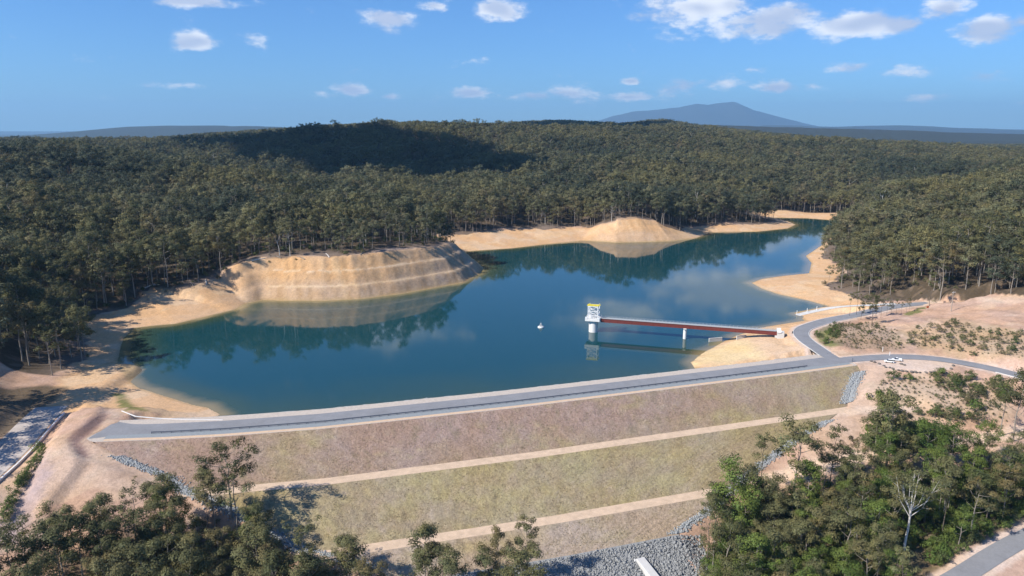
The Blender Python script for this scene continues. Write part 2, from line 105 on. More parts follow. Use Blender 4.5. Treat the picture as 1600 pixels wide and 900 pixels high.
ZONES = {"open": [[[-305.4, 312.2], [-261.7, 355.2], [-245.5, 376.1], [-243.7, 396.7], [-236.3, 415.2], [-210.9, 378.7], [-160.8, 347.0], [-142.7, 333.6], [105.9, 413.2], [158.2, 434.5], [205.9, 518.1], [252.3, 561.1], [273.1, 557.6], [297.5, 552.1], [311.5, 533.5], [327.3, 521.1], [347.0, 483.7], [396.6, 465.5], [178.3, 173.1], [-174.1, 169.1]]], "left_slope": [[[-264.4, 333.2], [-259.8, 352.3], [-244.8, 369.3], [-232.5, 364.5], [-226.5, 334.4], [-226.3, 310.7], [-226.2, 279.0]]], "forest_out": [[[-331.7, 293.0], [-302.2, 315.1], [-261.9, 350.1], [-256.3, 337.9], [-240.7, 307.7], [-236.8, 286.6], [-233.8, 259.0], [-249.1, 235.6], [-278.0, 237.9]]], "forest_fl": [[[-188.1, 199.1], [-167.5, 212.4], [-159.7, 227.7], [-150.3, 239.3], [-136.1, 248.5], [-123.5, 251.9], [-110.5, 252.8], [-95.1, 245.9], [-81.8, 240.7], [-64.3, 234.6], [-44.8, 227.6], [-22.5, 228.0], [0.0, 227.8], [13.5, 227.9], [11.7, 191.1], [-173.9, 180.0]]], "forest_fr": [[[74.1, 253.8], [85.3, 272.9], [102.4, 282.0], [120.8, 288.6], [138.9, 292.9], [157.1, 296.3], [174.6, 297.5], [196.8, 297.4], [223.5, 296.3], [245.6, 296.4], [231.3, 275.3], [201.3, 265.3], [181.3, 253.5], [159.8, 241.5], [143.8, 229.4], [130.0, 210.1], [58.2, 190.8]]], "shrub_a": [[[191.5, 368.1], [205.5, 372.5], [230.8, 375.2], [255.9, 366.2], [251.4, 348.7], [240.9, 333.7], [215.6, 330.4], [201.5, 338.7], [185.0, 340.1], [188.8, 358.0]]], "shrub_b": [[[164.5, 312.5], [173.3, 306.9], [196.0, 309.0], [203.7, 319.9], [189.4, 326.9], [173.8, 329.4]]], "shrub_c": [[[201.8, 454.2], [231.9, 484.3], [241.2, 443.7], [231.0, 414.4], [200.4, 415.0], [197.5, 430.2]]], "shrub_d": [[[243.8, 437.3], [277.4, 451.2], [300.8, 414.7], [277.0, 379.0], [264.9, 391.9], [250.3, 410.2], [236.0, 418.1]]], "green_a": [[[192.2, 448.7], [215.1, 475.7], [218.8, 466.7], [205.0, 442.9], [198.9, 421.8], [191.9, 421.4], [187.8, 430.2]]], "green_b": [[[278.5, 502.6], [296.4, 510.6], [285.4, 493.5], [272.6, 487.5]]], "sand": [[[105.9, 413.2], [136.3, 458.5], [166.1, 457.7], [175.9, 440.2], [176.2, 420.5], [183.3, 414.0], [166.9, 414.9], [110.7, 402.7]], [[-179.7, 322.8], [-149.1, 342.0], [-141.2, 333.7], [-162.2, 322.7]]], "yellow": [[[106.1, 410.8], [120.7, 441.6], [145.3, 456.9], [151.4, 437.8], [150.9, 413.0], [126.2, 405.5]]], "rockcut": [[[-187.8, 288.8], [-187.8, 310.9], [-186.0, 313.6], [-181.9, 305.1], [-181.0, 286.2], [-171.5, 275.9], [-175.3, 276.0]]], "pad": [[[209.1, 397.9], [226.4, 399.8], [243.1, 396.9], [248.7, 391.1], [239.0, 379.0], [221.4, 377.0], [207.9, 381.2], [202.7, 388.6]]], "green_c": [[[-208.4, 359.3], [-205.7, 362.4], [-173.0, 324.3], [-169.0, 321.8], [-178.4, 323.1]]], "grey_slope": [[[-196.0, 286.0], [-179.5, 263.5], [-174.7, 246.5], [-175.2, 235.6], [-176.5, 227.2], [-183.6, 218.5], [-193.7, 233.3], [-185.9, 249.3], [-189.2, 266.6]]]}
VEH = [[211.5, 392.5, 2.75, "white station wagon parked at the left edge of the gravel turning area", "wagon"], [217.2, 395.3, 2.9, "white utility parked just right of the other white vehicle", "ute"]]
BOULDERS = [[202.3, 394.3], [203.3, 392.6], [204.7, 389.7], [205.5, 386.2], [205.3, 383.8], [207.2, 383.3], [208.3, 381.9], [210.5, 380.2], [211.9, 379.4], [213.9, 378.6], [216.3, 377.7], [218.2, 377.4], [220.3, 376.9], [223.6, 376.7], [226.0, 376.7], [228.0, 376.6], [230.4, 376.5], [232.2, 376.6], [216.4, 388.9], [217.3, 387.2], [239.0, 380.0], [243.5, 385.4]]
POSTS = [[183.8, 409.0, 2.2, "dark post on the inside corner of the road junction", "dark_steel", 0.22], [191.7, 394.1, 2.2, "dark post on the dam side of the junction", "dark_steel", 0.22], [217.6, 412.2, 2.6, "white post with red band area behind the road above the parked cars", "white", 0.16], [218.1, 404.9, 2.4, "white post at the road edge just above the parked cars", "white", 0.16], [180.1, 453.4, 1.3, "dark bollard beside the bridge gate", "black", 0.3], [214.4, 534.3, 3.2, "white marker post standing at the foot of the boat ramp", "white", 0.2], [223.4, 537.7, 3.2, "white marker post midway along the boat ramp", "white", 0.2], [231.6, 540.2, 3.2, "white marker post furthest up the boat ramp", "white", 0.2]]
POLES = [[298.0, 482.1, 14.0, "timber power pole with two crossarms on the bare track"]]
ORANGE = [290.1, 496.3]
SPECIAL = [[148.1, 249.5, 36.1, "pale", "tall gum with a bright white forked trunk and thin crown amid lower green growth"], [-106.5, 253.5, 29.2, "broad", "lone open-crowned gum standing in front of the dam face at lower left"], [86.7, 263.7, 37.9, "green", "leafy gum whose crown overlaps the end of the lower dam track"], [104.6, 284.0, 29.5, "slim", "slender gum with thin dark trunk in front of the right rock drain"], [117.7, 280.9, 37.5, "dense", "broad dense gum in front of the rock drain between two slender ones"], [137.3, 290.8, 27.7, "slim", "thin airy gum with brownish crown beside the bare earth slope"], [145.5, 291.9, 21.4, "slim", "very slender straight gum on the bare slope right of the airy brownish one"], [164.2, 297.8, 37.4, "tall", "tall gum towering over the sandy track below the turning area"], [172.4, 302.2, 21.8, "dense", "bushy dark gum clump beside the tall gum on the sandy track"], [231.5, 315.9, 34.8, "tall", "tall dark gum at the right edge reaching the access road"], [229.5, 322.0, 26.0, "sparse", "thin-trunked gum just left of the tall one at the right edge"], [5.1, 235.5, 27.2, "dark", "dark narrow tree at bottom centre in front of the rock toe"], [-4.1, 232.2, 25.9, "dark", "dark bushy tree at bottom centre left of the narrow one"], [-198.5, 617.0, 20.4, "deadpale", "leaning gum with a white trunk at the forest edge above the left cliff"], [161.0, 302.2, 20.3, "dense", "round leafy gum at the left end of the roadside thicket"], [-110.4, 241.9, 31.8, "slim", "slim gum rising above the lower left stand beside the lone one"], [-58.3, 233.3, 17.7, "dense", "gum at the right tip of the lower left stand whose shadow falls on the dam"]]
LOGSPOTS = [[-289.2, 575.5], [-274.3, 570.1], [-256.6, 574.3], [-249.4, 584.2], [-237.8, 595.7], [-227.5, 597.7], [-214.5, 610.4], [-200.3, 613.8], [-178.9, 611.3], [-157.5, 617.0], [-129.7, 625.8], [-102.3, 642.0], [-81.6, 658.8]]
ROW = [[-194.6, 282.0], [-193.2, 278.2], [-192.0, 274.1], [-191.2, 270.7], [-190.7, 267.5], [-189.9, 263.6], [-189.7, 260.4], [-188.9, 257.3], [-188.0, 254.3], [-187.2, 251.0], [-186.3, 247.8], [-185.2, 244.6], [-184.2, 241.5], [-200.0, 288.5], [-190.0, 262.1]]
ROADTREES = [[234.9, 494.0, 16.4], [241.1, 496.9, 17.0], [247.1, 498.2, 13.4], [234.3, 460.9, 22.5], [249.3, 486.0, 17.2], [254.5, 489.4, 13.2], [258.0, 488.8, 12.7], [262.2, 491.2, 10.1], [268.9, 497.1, 10.2], [272.6, 497.3, 8.2], [276.6, 498.3, 8.3], [239.3, 486.1, 13.5], [299.8, 511.2, 24.9], [279.4, 500.1, 9.6]]

# ---------------------------------------------------------------- terrain height field (metres, water level = 0)
A_DAM = math.radians(16.3)
UX, UY = math.cos(A_DAM), math.sin(A_DAM)
def bend(u): return np.interp(u, [-140,-90,-60,-37,4,92,167,250,294,330], [24,13,7,3.5,0,0,2.5,5.5,8,9])   # the crest is gently curved
def to_uv(x, y):
    u = x*UX + y*UY
    return u, -x*UY + y*UX - bend(u)
def from_uv(u, v):
    v = v + bend(u)
    return u*UX - v*UY, u*UY + v*UX
# embankment cross-section: distance across the dam axis -> height
DAM_V = np.array([205., 212., 233.5, 246.7, 252.7, 280., 286., 310.5, 334.5, 374.5])
DAM_Z = np.array([-30.5, -30., -22., -16., -16., -3.5, -3.5, 8., 8., -8.])
def dam_z(v): return np.interp(v, DAM_V, DAM_Z)

def smooth(a, b, x):
    t = np.clip((x-a)/(b-a), 0, 1); return t*t*(3-2*t)
def vnoise(x, y, seed=0):
    """value noise, -1..1"""
    xi = np.floor(x).astype(np.int64); yi = np.floor(y).astype(np.int64)
    fx = x-xi; fy = y-yi; fx = fx*fx*(3-2*fx); fy = fy*fy*(3-2*fy)
    def h(i, j):
        n = (i*374761393 + j*668265263 + seed*974711) & 0x7fffffff
        n = ((n ^ (n >> 13))*1274126177) & 0x7fffffff
        n = (n ^ (n >> 16))
        return (n & 0xffff)/32767.5 - 1
    return (h(xi,yi)*(1-fx)+h(xi+1,yi)*fx)*(1-fy) + (h(xi,yi+1)*(1-fx)+h(xi+1,yi+1)*fx)*fy
def fbm(x, y, o=3, seed=0):
    s = 0; a = 1
    for k in range(o):
        s = s + a*vnoise(x*2**k, y*2**k, seed+k*17); a *= .5
    return s
def tps_fit(P):
    S = 400.
    X = P[:,:2]/S; n = len(X)
    d = np.hypot(X[:,None,0]-X[None,:,0], X[:,None,1]-X[None,:,1])
    K = np.where(d > 0, d*d*np.log(d+1e-12), 0) + np.eye(n)*.002
    Q = np.hstack([np.ones((n,1)), X])
    M = np.block([[K, Q],[Q.T, np.zeros((3,3))]])
    return np.linalg.solve(M, np.concatenate([P[:,2], np.zeros(3)])), X, S
_tps = None
def base_h(x, y):
    global _tps
    if _tps is None: _tps = tps_fit(np.array(CTRL, float))
    w, C, S = _tps
    out = w[-3] + w[-2]*x/S + w[-1]*y/S
    for k in range(len(C)):
        r2 = (x/S-C[k,0])**2 + (y/S-C[k,1])**2
        out = out + w[k]*.5*r2*np.log(r2+1e-12)
    return out
def poly_dist(x, y, P, closed=True, params=None):
    """distance to a polyline; with params, those interpolated at the nearest point"""
    best = np.full(x.shape, 1e18); par = None
    if params is not None: par = np.zeros(x.shape+(len(params[0]),))
    n = len(P)
    for i in range(n if closed else n-1):
        a, b = P[i], P[(i+1) % n]
        dx, dy = b[0]-a[0], b[1]-a[1]; L2 = dx*dx+dy*dy+1e-9
        t = np.clip(((x-a[0])*dx+(y-a[1])*dy)/L2, 0, 1)
        d = (x-a[0]-t*dx)**2 + (y-a[1]-t*dy)**2
        m = d < best
        best = np.where(m, d, best)
        if par is not None:
            q0 = np.array(params[i]); q1 = np.array(params[(i+1) % n])
            par[m] = q0 + (q1-q0)*t[m][:,None]
    return (np.sqrt(best), par) if par is not None else np.sqrt(best)
def inside(x, y, P):
    r = np.zeros(x.shape, bool); n = len(P)
    for i in range(n):
        x0, y0 = P[i][:2]; x1, y1 = P[(i+1) % n][:2]
        c = ((y0 > y) != (y1 > y)) & (x < (x1-x0)*(y-y0)/((y1-y0) if y1 != y0 else 1e-9)+x0)
        r ^= c
    return r
def lake_sd(x, y):
    """signed distance to the shoreline (+ on land), bank slope, bare-shore width, cliff height"""
    d = np.full(x.shape, 900.); par = np.zeros(x.shape+(3,)); par[...,0] = .3
    m = (np.abs(x-40) < 900) & (y > 100) & (y < 1700)
    if m.any():
        dd, pp = poly_dist(x[m], y[m], [p[:2] for p in LAKE], True, [p[2:5] for p in LAKE])
        dd = np.where(inside(x[m], y[m], LAKE), -dd, dd)
        d[m] = dd; par[m] = pp
    return d, par
def cliff_prof(d):
    return np.interp(d, [0, 9, 11, 20, 22, 32, 60], [0, 9.6, 9.8, 20.4, 20.6, 31, 34])
def far_h(x, y):
    z = 35 + 22*fbm(x/900., y/900., 3, 5) - 160*smooth(6500, 20000, y) - 240*smooth(20000, 44000, y)
    for Yc, w, K in RIDGES:
        kx = [k[0] for k in K]; kz = [k[1] for k in K]
        prof = np.interp(x, kx, kz)*(1+.03*fbm(x/(Yc*.022), y/(Yc*.05), 3, 9))
        z = np.maximum(z, prof*np.exp(-((y-Yc)/w)**2))
    return z
def ground(x, y, roads=True):
    shp = x.shape; x = x.ravel().astype(float); y = y.ravel().astype(float)
    near = y < 2900
    b = np.zeros(x.shape)
    u, v = to_uv(x, y)
    xc = np.clip(x, -1.0*np.maximum(y, 500), 1.0*np.maximum(y, 500))
    if near.any(): b[near] = base_h(xc[near], np.minimum(y[near], 2700))
    b += (2.2*fbm(x/60., y/60., 3, 1))*smooth(450, 900, y) + (26*(.26-np.abs(fbm(x/330.+.35*fbm(x/500.,y/500.,2,6), y/420., 2, 3))))*smooth(620, 1050, y)*(1-.65*smooth(1350, 1850, y))
    d, par = lake_sd(x, y)
    upst = (v > 330)
    b = np.where(upst, np.maximum(b, .02*np.clip(d,0,400)+.5), b)
    k, clear, cl = par[:,0], par[:,1], par[:,2]
    bank = np.clip(d,0,None)*k*(1+.15*fbm(x/25.,y/25.,2,8))
    bank = bank + .45*np.clip(d-clear-12, 0, None)**1.0*smooth(0, 40, d-clear-12)
    sg = x*.93+y*.37
    gul = .30*fbm(x/6., y/6., 3, 21)+.42*fbm(sg/2.6, d/30., 3, 23)
    dc = np.clip(d + .5*fbm(x/14.,y/14.,2,4)*smooth(1,8,d), 0, None)
    bank = bank*(1-cl) + cl*(cliff_prof(dc) + gul*smooth(1,6,d)*(1-smooth(30,40,d))*np.minimum(1, .12+np.minimum(np.abs(dc-10), np.abs(dc-21))/3.))
    h = np.clip(.5+.5*(b-bank)/4., 0, 1)            # smooth minimum of hill and bank
    smin = b*(1-h)+bank*h - 4.*h*(1-h)*smooth(10, 40, d)
    z = np.where(upst, smin, b)
    z = np.where(upst & (d < 0), np.maximum(-14, d*.16), z)
    z += .18*fbm(x/5., y/5., 3, 2)*smooth(0, 3, np.abs(d))
    z += (.9*fbm(x/9., y/9., 3, 12)-.5*np.abs(fbm(x/5.+y/11., y/14., 2, 13)))*smooth(150, 190, x)*smooth(395, 420, y)*(1-smooth(560, 620, y))*smooth(6, 20, d)
    f = far_h(x, y)
    t = smooth(2350, 2900, y)
    z = np.where(y > 2350, z*(1-t)+f*t, z)
    for P, dz, fall in PADS:                        # banks and raised benches
        m = (x > min(p[0] for p in P)-40) & (x < max(p[0] for p in P)+40) & (y > min(p[1] for p in P)-40) & (y < max(p[1] for p in P)+40)
        if m.any():
            dd = poly_dist(x[m], y[m], P, True); ins = inside(x[m], y[m], P)
            z[m] += dz*smooth(-fall, fall, np.where(ins, dd, -dd))
    # roads, berms and pads cut into the ground
    for R in (ROADS if roads else []):
        P = R['p']; w = R['w']
        xs = [p[0] for p in P]; ys = [p[1] for p in P]
        m = (x > min(xs)-60) & (x < max(xs)+60) & (y > min(ys)-60) & (y < max(ys)+60)
        if not m.any(): continue
        dd, pz = poly_dist(x[m], y[m], [p[:2] for p in P], False, [p[2:3] for p in P])
        s = 1-smooth(w*.5+1.5, w*.5+R.get('s', 10), dd)
        z[m] = z[m]*(1-s) + (pz[:,0]-R.get('dz', .05))*s
    # the embankment stands on the ground: outside its groin lines the ground meets the faces, inside it lies below them
    m = (np.abs(x) < 400) & (y < 520)
    if m.any():
        zz = z[m]; xm, ym = x[m], y[m]
        dd = poly_dist(xm, ym, DAMPOLY, True); ins = inside(xm, ym, DAMPOLY)
        dz = dam_z(v[m])
        s = (1-smooth(0, 9, dd))
        out = np.maximum(zz*(1-s) + (dz+.15)*s, -60)
        zz = np.where(ins, dz-.1-np.minimum(dd*.8, 2.5), np.where(v[m] < 340, out, zz))
        z[m] = zz
    return z.reshape(shp)

# ------------------------------------------------------------------ helpers
def tag(o, label=None, cat=None, group=None, kind=None):
    if label: o['label'] = label
    if cat: o['category'] = cat
    if group: o['group'] = group
    if kind: o['kind'] = kind
    return o
def empty(name, loc=(0,0,0), rz=0):
    o = bpy.data.objects.new(name, None); COL.objects.link(o); o.location = loc; o.rotation_euler = (0,0,rz); o.empty_display_size = .5
    return o
def link(name, me, parent=None, loc=None, mats=None):
    if mats is not None:
        for m in mats: me.materials.append(m)
    o = bpy.data.objects.new(name, me); COL.objects.link(o)
    if parent is not None: o.parent = parent
    if loc is not None: o.location = loc
    return o
def mesh_np(name, V, Fq, smooth_=False, mat_idx=None):
    me = bpy.data.meshes.new(name)
    V = np.asarray(V, np.float32); Fq = np.asarray(Fq, np.int32); n = Fq.shape[1]
    me.vertices.add(len(V)); me.vertices.foreach_set('co', V.ravel())
    me.loops.add(Fq.size); me.loops.foreach_set('vertex_index', Fq.ravel())
    me.polygons.add(len(Fq)); me.polygons.foreach_set('loop_start', np.arange(0, Fq.size, n, dtype=np.int32))
    if smooth_: me.polygons.foreach_set('use_smooth', np.ones(len(Fq), bool))
    if mat_idx is not None: me.polygons.foreach_set('material_index', np.asarray(mat_idx, np.int32))
    me.update(calc_edges=True); return me
class MB:
    """collects boxes, bars, tubes and lathes into one mesh"""
    def __init__(s): s.v = []; s.f = []
    def box(s, c, d, rz=0, rx=0, ry=0):
        m = Matrix.Rotation(rz,3,'Z') @ Matrix.Rotation(ry,3,'Y') @ Matrix.Rotation(rx,3,'X'); b = len(s.v)
        for x in (-.5,.5):
            for y in (-.5,.5):
                for z in (-.5,.5): s.v.append(Vector(c)+m @ Vector((x*d[0],y*d[1],z*d[2])))
        for q in ((0,1,3,2),(4,6,7,5),(0,4,5,1),(2,3,7,6),(0,2,6,4),(1,5,7,3)): s.f.append([b+i for i in q])
        return s
    def tube(s, p, q, r0, r1=None, n=8, cap=True):
        p, q = Vector(p), Vector(q); r1 = r0 if r1 is None else r1; d = (q-p).normalized()
        a = d.orthogonal().normalized(); c = d.cross(a); b = len(s.v)
        for (o, r) in ((p,r0),(q,r1)):
            for i in range(n):
                t = 2*math.pi*i/n; s.v.append(o+a*math.cos(t)*r+c*math.sin(t)*r)
        for i in range(n): s.f.append([b+i, b+(i+1)%n, b+n+(i+1)%n, b+n+i])
        if cap: s.f.append([b+i for i in range(n)][::-1]); s.f.append([b+n+i for i in range(n)])
        return s
    def bar(s, p, q, w_, h_):
        p, q = Vector(p), Vector(q); d = (q-p); L = d.length; d.normalize()
        up = Vector((0,0,1)) if abs(d.z) < .9 else Vector((1,0,0))
        a = d.cross(up).normalized(); c = a.cross(d); b = len(s.v)
        for o in (p, q):
            for i, j in ((-1,-1),(1,-1),(1,1),(-1,1)): s.v.append(o+a*i*w_/2+c*j*h_/2)
        for i in range(4): s.f.append([b+i, b+(i+1)%4, b+4+(i+1)%4, b+4+i])
        s.f.append([b+3,b+2,b+1,b]); s.f.append([b+4,b+5,b+6,b+7]); return s
    def prism(s, poly, z0, z1):
        b = len(s.v); n = len(poly)
        for z in (z0, z1):
            for p in poly: s.v.append(Vector((p[0], p[1], z)))
        for i in range(n): s.f.append([b+i, b+(i+1)%n, b+n+(i+1)%n, b+n+i])
        s.f.append([b+i for i in range(n)][::-1]); s.f.append([b+n+i for i in range(n)]); return s
    def lathe(s, c, prof, n=24):
        b = len(s.v); k = len(prof)
        for r, z in prof:
            for i in range(n):
                t = 2*math.pi*i/n; s.v.append(Vector(c)+Vector((r*math.cos(t), r*math.sin(t), z)))
        for j in range(k-1):
            for i in range(n): s.f.append([b+j*n+i, b+j*n+(i+1)%n, b+(j+1)*n+(i+1)%n, b+(j+1)*n+i])
        s.f.append([b+i for i in range(n)][::-1]); s.f.append([b+(k-1)*n+i for i in range(n)]); return s
    def mesh(s, name, bevel=0):
        me = bpy.data.meshes.new(name); me.from_pydata([tuple(v) for v in s.v], [], s.f)
        bm = bmesh.new(); bm.from_mesh(me); bmesh.ops.recalc_face_normals(bm, faces=bm.faces)
        if bevel: bmesh.ops.bevel(bm, geom=bm.edges[:], offset=bevel, segments=1, affect='EDGES')
        bm.to_mesh(me); bm.free(); return me
    def build(s, name, mat, parent=None, bevel=0, loc=None):
        return link(name, s.mesh(name, bevel), parent, loc, [mat])

# ------------------------------------------------------------------ materials
def mat(name):
    m = bpy.data.materials.new(name); m.use_nodes = True; t = m.node_tree; t.nodes.clear()
    out = N(t, 'ShaderNodeOutputMaterial'); b = N(t, 'ShaderNodeBsdfPrincipled'); LK(t, b.outputs[0], out.inputs[0])
    return m, t, b, out
def tnoise(t, scale, det=4, rough=.55, sc=(1,1,1), vec=None, off=(0,0,0)):
    n = N(t, 'ShaderNodeTexNoise'); n.inputs['Scale'].default_value = scale; n.inputs['Detail'].default_value = det; n.inputs['Roughness'].default_value = rough
    mp = N(t, 'ShaderNodeMapping'); mp.inputs[3].default_value = sc; mp.inputs[1].default_value = off
    if vec is None:
        g = N(t, 'ShaderNodeNewGeometry'); vec = g.outputs['Position']
    LK(t, vec, mp.inputs[0]); LK(t, mp.outputs[0], n.inputs['Vector']); return n.outputs[0]
def simple(name, col, rough=.6, metal=0., var=.15, scale=1.5, bump=0, spec=.3):
    m, t, b, o = mat(name)
    n = tnoise(t, scale); n2 = tnoise(t, scale*6)
    f = M(t, 'ADD', M(t, 'MULTIPLY', n, 1.2*var), M(t, 'ADD', M(t, 'MULTIPLY', n2, .8*var), 1-var))
    c = MIX(t, 1, col, (1,1,1), 'MULTIPLY')
    vm = N(t, 'ShaderNodeVectorMath', operation='SCALE'); vm.inputs[0].default_value = col; LK(t, f, vm.inputs['Scale'])
    LK(t, vm.outputs[0], b.inputs['Base Color']); b.inputs['Roughness'].default_value = rough; b.inputs['Metallic'].default_value = metal
    b.inputs['Specular IOR Level'].default_value = spec
    if bump:
        bp = N(t, 'ShaderNodeBump'); bp.inputs['Strength'].default_value = bump; bp.inputs['Distance'].default_value = .2
        LK(t, n2, bp.inputs['Height']); LK(t, bp.outputs[0], b.inputs['Normal'])
    return m
def ground_mat(name, attr='tone', bump=.6, fine=1.0, amt=.35):
    """earth: its own colour per place, broken up by patches, tufts and fine grain"""
    m, t, b, o = mat(name)
    a = N(t, 'ShaderNodeAttribute', attribute_name=attr)
    n1 = tnoise(t, .035, 5, .6); n2 = tnoise(t, .35*fine, 5, .65); n3 = tnoise(t, 2.2*fine, 3, .6)
    f = M(t, 'ADD', M(t, 'ADD', M(t, 'MULTIPLY', n1, amt), M(t, 'MULTIPLY', n2, amt*1.4)), M(t, 'MULTIPLY', n3, amt*1.0))
    n4 = RAMP(t, tnoise(t, .75*fine, 2, .7), .30, .70)
    f = M(t, 'ADD', M(t, 'ADD', f, 1-amt*2.0), M(t, 'MULTIPLY', n4, amt*.6))
    vm = N(t, 'ShaderNodeVectorMath', operation='SCALE'); LK(t, a.outputs['Color'], vm.inputs[0]); LK(t, f, vm.inputs['Scale'])
    hue = MIX(t, RAMP(t, n1, .35, .65), (1.05,1.0,.94), (.97,.99,1.07)); c = MIX(t, 1, vm.outputs[0], hue, 'MULTIPLY')
    LK(t, c, b.inputs['Base Color']); b.inputs['Roughness'].default_value = .95; b.inputs['Specular IOR Level'].default_value = .1
    bp = N(t, 'ShaderNodeBump'); bp.inputs['Strength'].default_value = bump; bp.inputs['Distance'].default_value = .5
    LK(t, M(t, 'ADD', n2, M(t, 'MULTIPLY', n3, .6)), bp.inputs['Height']); LK(t, bp.outputs[0], b.inputs['Normal'])
    return m
def leaf_mat(name, c0, c1, c2, field=False):
    m, t, b, o = mat(name)
    oi = N(t, 'ShaderNodeObjectInfo'); at = N(t, 'ShaderNodeAttribute', attribute_name='tint')
    r = oi.outputs['Random']
    c = MIX(t, RAMP(t, r, .0, .55), c0, c1); c = MIX(t, RAMP(t, r, .72, 1.0), c, c2)
    if field:                                              # stands of different gums across the hills
        fa = N(t, 'ShaderNodeAttribute', attribute_name='stand', attribute_type='INSTANCER'); fs = fa.outputs['Fac']
        c = MIX(t, RAMP(t, fs, .52, .85), MIX(t, M(t, 'SUBTRACT', 1.0, RAMP(t, fs, .15, .48)), c, (.072,.084,.052)), (.185,.168,.072))
    vm = N(t, 'ShaderNodeVectorMath', operation='MULTIPLY'); LK(t, c, vm.inputs[0]); LK(t, at.outputs['Color'], vm.inputs[1])
    LK(t, vm.outputs[0], b.inputs['Base Color']); b.inputs['Roughness'].default_value = .6; b.inputs['Specular IOR Level'].default_value = .12
    tr = N(t, 'ShaderNodeBsdfTranslucent'); LK(t, vm.outputs[0], tr.inputs[0])
    ms = N(t, 'ShaderNodeMixShader'); ms.inputs[0].default_value = .22
    LK(t, b.outputs[0], ms.inputs[1]); LK(t, tr.outputs[0], ms.inputs[2]); LK(t, ms.outputs[0], o.inputs[0])
    return m

MAT = {}
MAT['ground'] = ground_mat('earth', amt=.34)
MAT['dam'] = ground_mat('dry_grass_face', bump=1.0, fine=1.6, amt=.5)
MAT['gravel'] = simple('crest_gravel', (.50,.43,.36), .95, var=.5, scale=1.2, bump=.5, spec=.1)
MAT['asphalt'] = simple('asphalt', (.235,.235,.24), .85, var=.38, scale=.14, spec=.2)
MAT['shoulder'] = simple('grey_aggregate', (.26,.28,.285), .95, var=.35, scale=1.0, bump=.4, spec=.1)
MAT['earth_edge'] = simple('sandy_verge', (.60,.43,.29), .95, var=.35, scale=.8, bump=.4, spec=.1)
MAT['track'] = simple('track_earth', (.58,.43,.30), .95, var=.5, scale=.35, bump=.4, spec=.1)
MAT['rock'] = simple('quarry_rock', (.27,.27,.26), .85, var=.5, scale=.9, bump=.3)
MAT['rock_pale'] = simple('drain_rock', (.33,.34,.335), .85, var=.45, scale=.9, bump=.3)
MAT['boulder'] = simple('dark_boulder', (.16,.14,.12), .9, var=.5, scale=.7)
MAT['concrete'] = simple('concrete', (.56,.54,.50), .8, var=.3, scale=.4, bump=.2)
MAT['concrete_white'] = simple('pale_concrete', (.74,.72,.68), .75, var=.18, scale=.4)
MAT['spillway'] = simple('spillway_concrete', (.44,.38,.33), .9, var=.75, scale=.22, bump=.4)
MAT['steel'] = simple('galvanised_steel', (.55,.56,.57), .45, .6, var=.15)
MAT['dark_steel'] = simple('dull_rail_steel', (.13,.145,.17), .6, .2, var=.2)
MAT['white'] = simple('white_paint', (.8,.8,.78), .45, var=.08)
MAT['yellow'] = simple('yellow_paint', (.74,.60,.05), .45, var=.1)
MAT['red_girder'] = simple('oxide_red_girder', (.16,.038,.03), .6, var=.3, scale=.4)
MAT['deck'] = simple('deck_grating', (.42,.43,.42), .7, var=.2)
MAT['black'] = simple('black_rubber', (.02,.02,.02), .7, var=.1)
MAT['glass'] = simple('car_glass', (.03,.035,.04), .08, var=.05, spec=.6)
MAT['wood'] = simple('weathered_pole', (.33,.28,.23), .9, var=.3)
MAT['orange'] = simple('orange_plastic', (.75,.18,.05), .5, var=.1)
MAT['bark'] = simple('pale_bark', (.27,.235,.195), .85, var=.5, scale=.6)
MAT['bark_white'] = simple('white_bark', (.62,.58,.52), .8, var=.25, scale=.8)
MAT['bark_dark'] = simple('dark_bark', (.13,.105,.085), .9, var=.4, scale=.8)
MAT['leaf'] = leaf_mat('eucalypt_leaves', (.060,.070,.038), (.140,.142,.076), (.158,.134,.072))
MAT['leaf_forest'] = leaf_mat('forest_leaves', (.080,.087,.045), (.165,.160,.082), (.178,.148,.080), True)
MAT['leaf'] = leaf_mat('eucalypt_leaves_near', (.085,.088,.038), (.150,.145,.064), (.170,.138,.062))
MAT['leaf_green'] = leaf_mat('bright_leaves', (.088,.130,.030), (.130,.170,.040), (.110,.120,.048))
MAT['leaf_shrub'] = leaf_mat('wattle_leaves', (.070,.100,.032), (.105,.125,.045), (.125,.105,.06))
MAT['straw'] = leaf_mat('dry_grass_blades', (.38,.30,.19), (.44,.355,.21), (.36,.32,.16))
# water: a little sky mirror over silty green-blue water, paler where it is shallow
m, t, b, o = mat('reservoir_water')
a = N(t, 'ShaderNodeAttribute', attribute_name='depth')
dsh = a.outputs['Fac']
n = tnoise(t, .012, 3, .5); n2 = tnoise(t, .05, 3)
c = MIX(t, RAMP(t, M(t, 'ADD', dsh, M(t, 'MULTIPLY', M(t, 'SUBTRACT', n2, .5), .8)), .0, 1.7), (.24,.19,.09), (.038,.068,.042))
c = MIX(t, RAMP(t, dsh, 1.2, 5.0), c, (.009,.053,.062))
LK(t, c, b.inputs['Base Color']); b.inputs['Roughness'].default_value = .045; b.inputs['IOR'].default_value = 1.333; b.inputs['Specular IOR Level'].default_value = .5
bp = N(t, 'ShaderNodeBump'); bp.inputs['Strength'].default_value = .10; bp.inputs['Distance'].default_value = .06
rip = M(t, 'MULTIPLY', tnoise(t, 1.2, 3, .6, (1, .6, 1)), RAMP(t, n, .40, .62))
LK(t, rip, bp.inputs['Height']); LK(t, bp.outputs[0], b.inputs['Normal'])
MAT['water'] = m

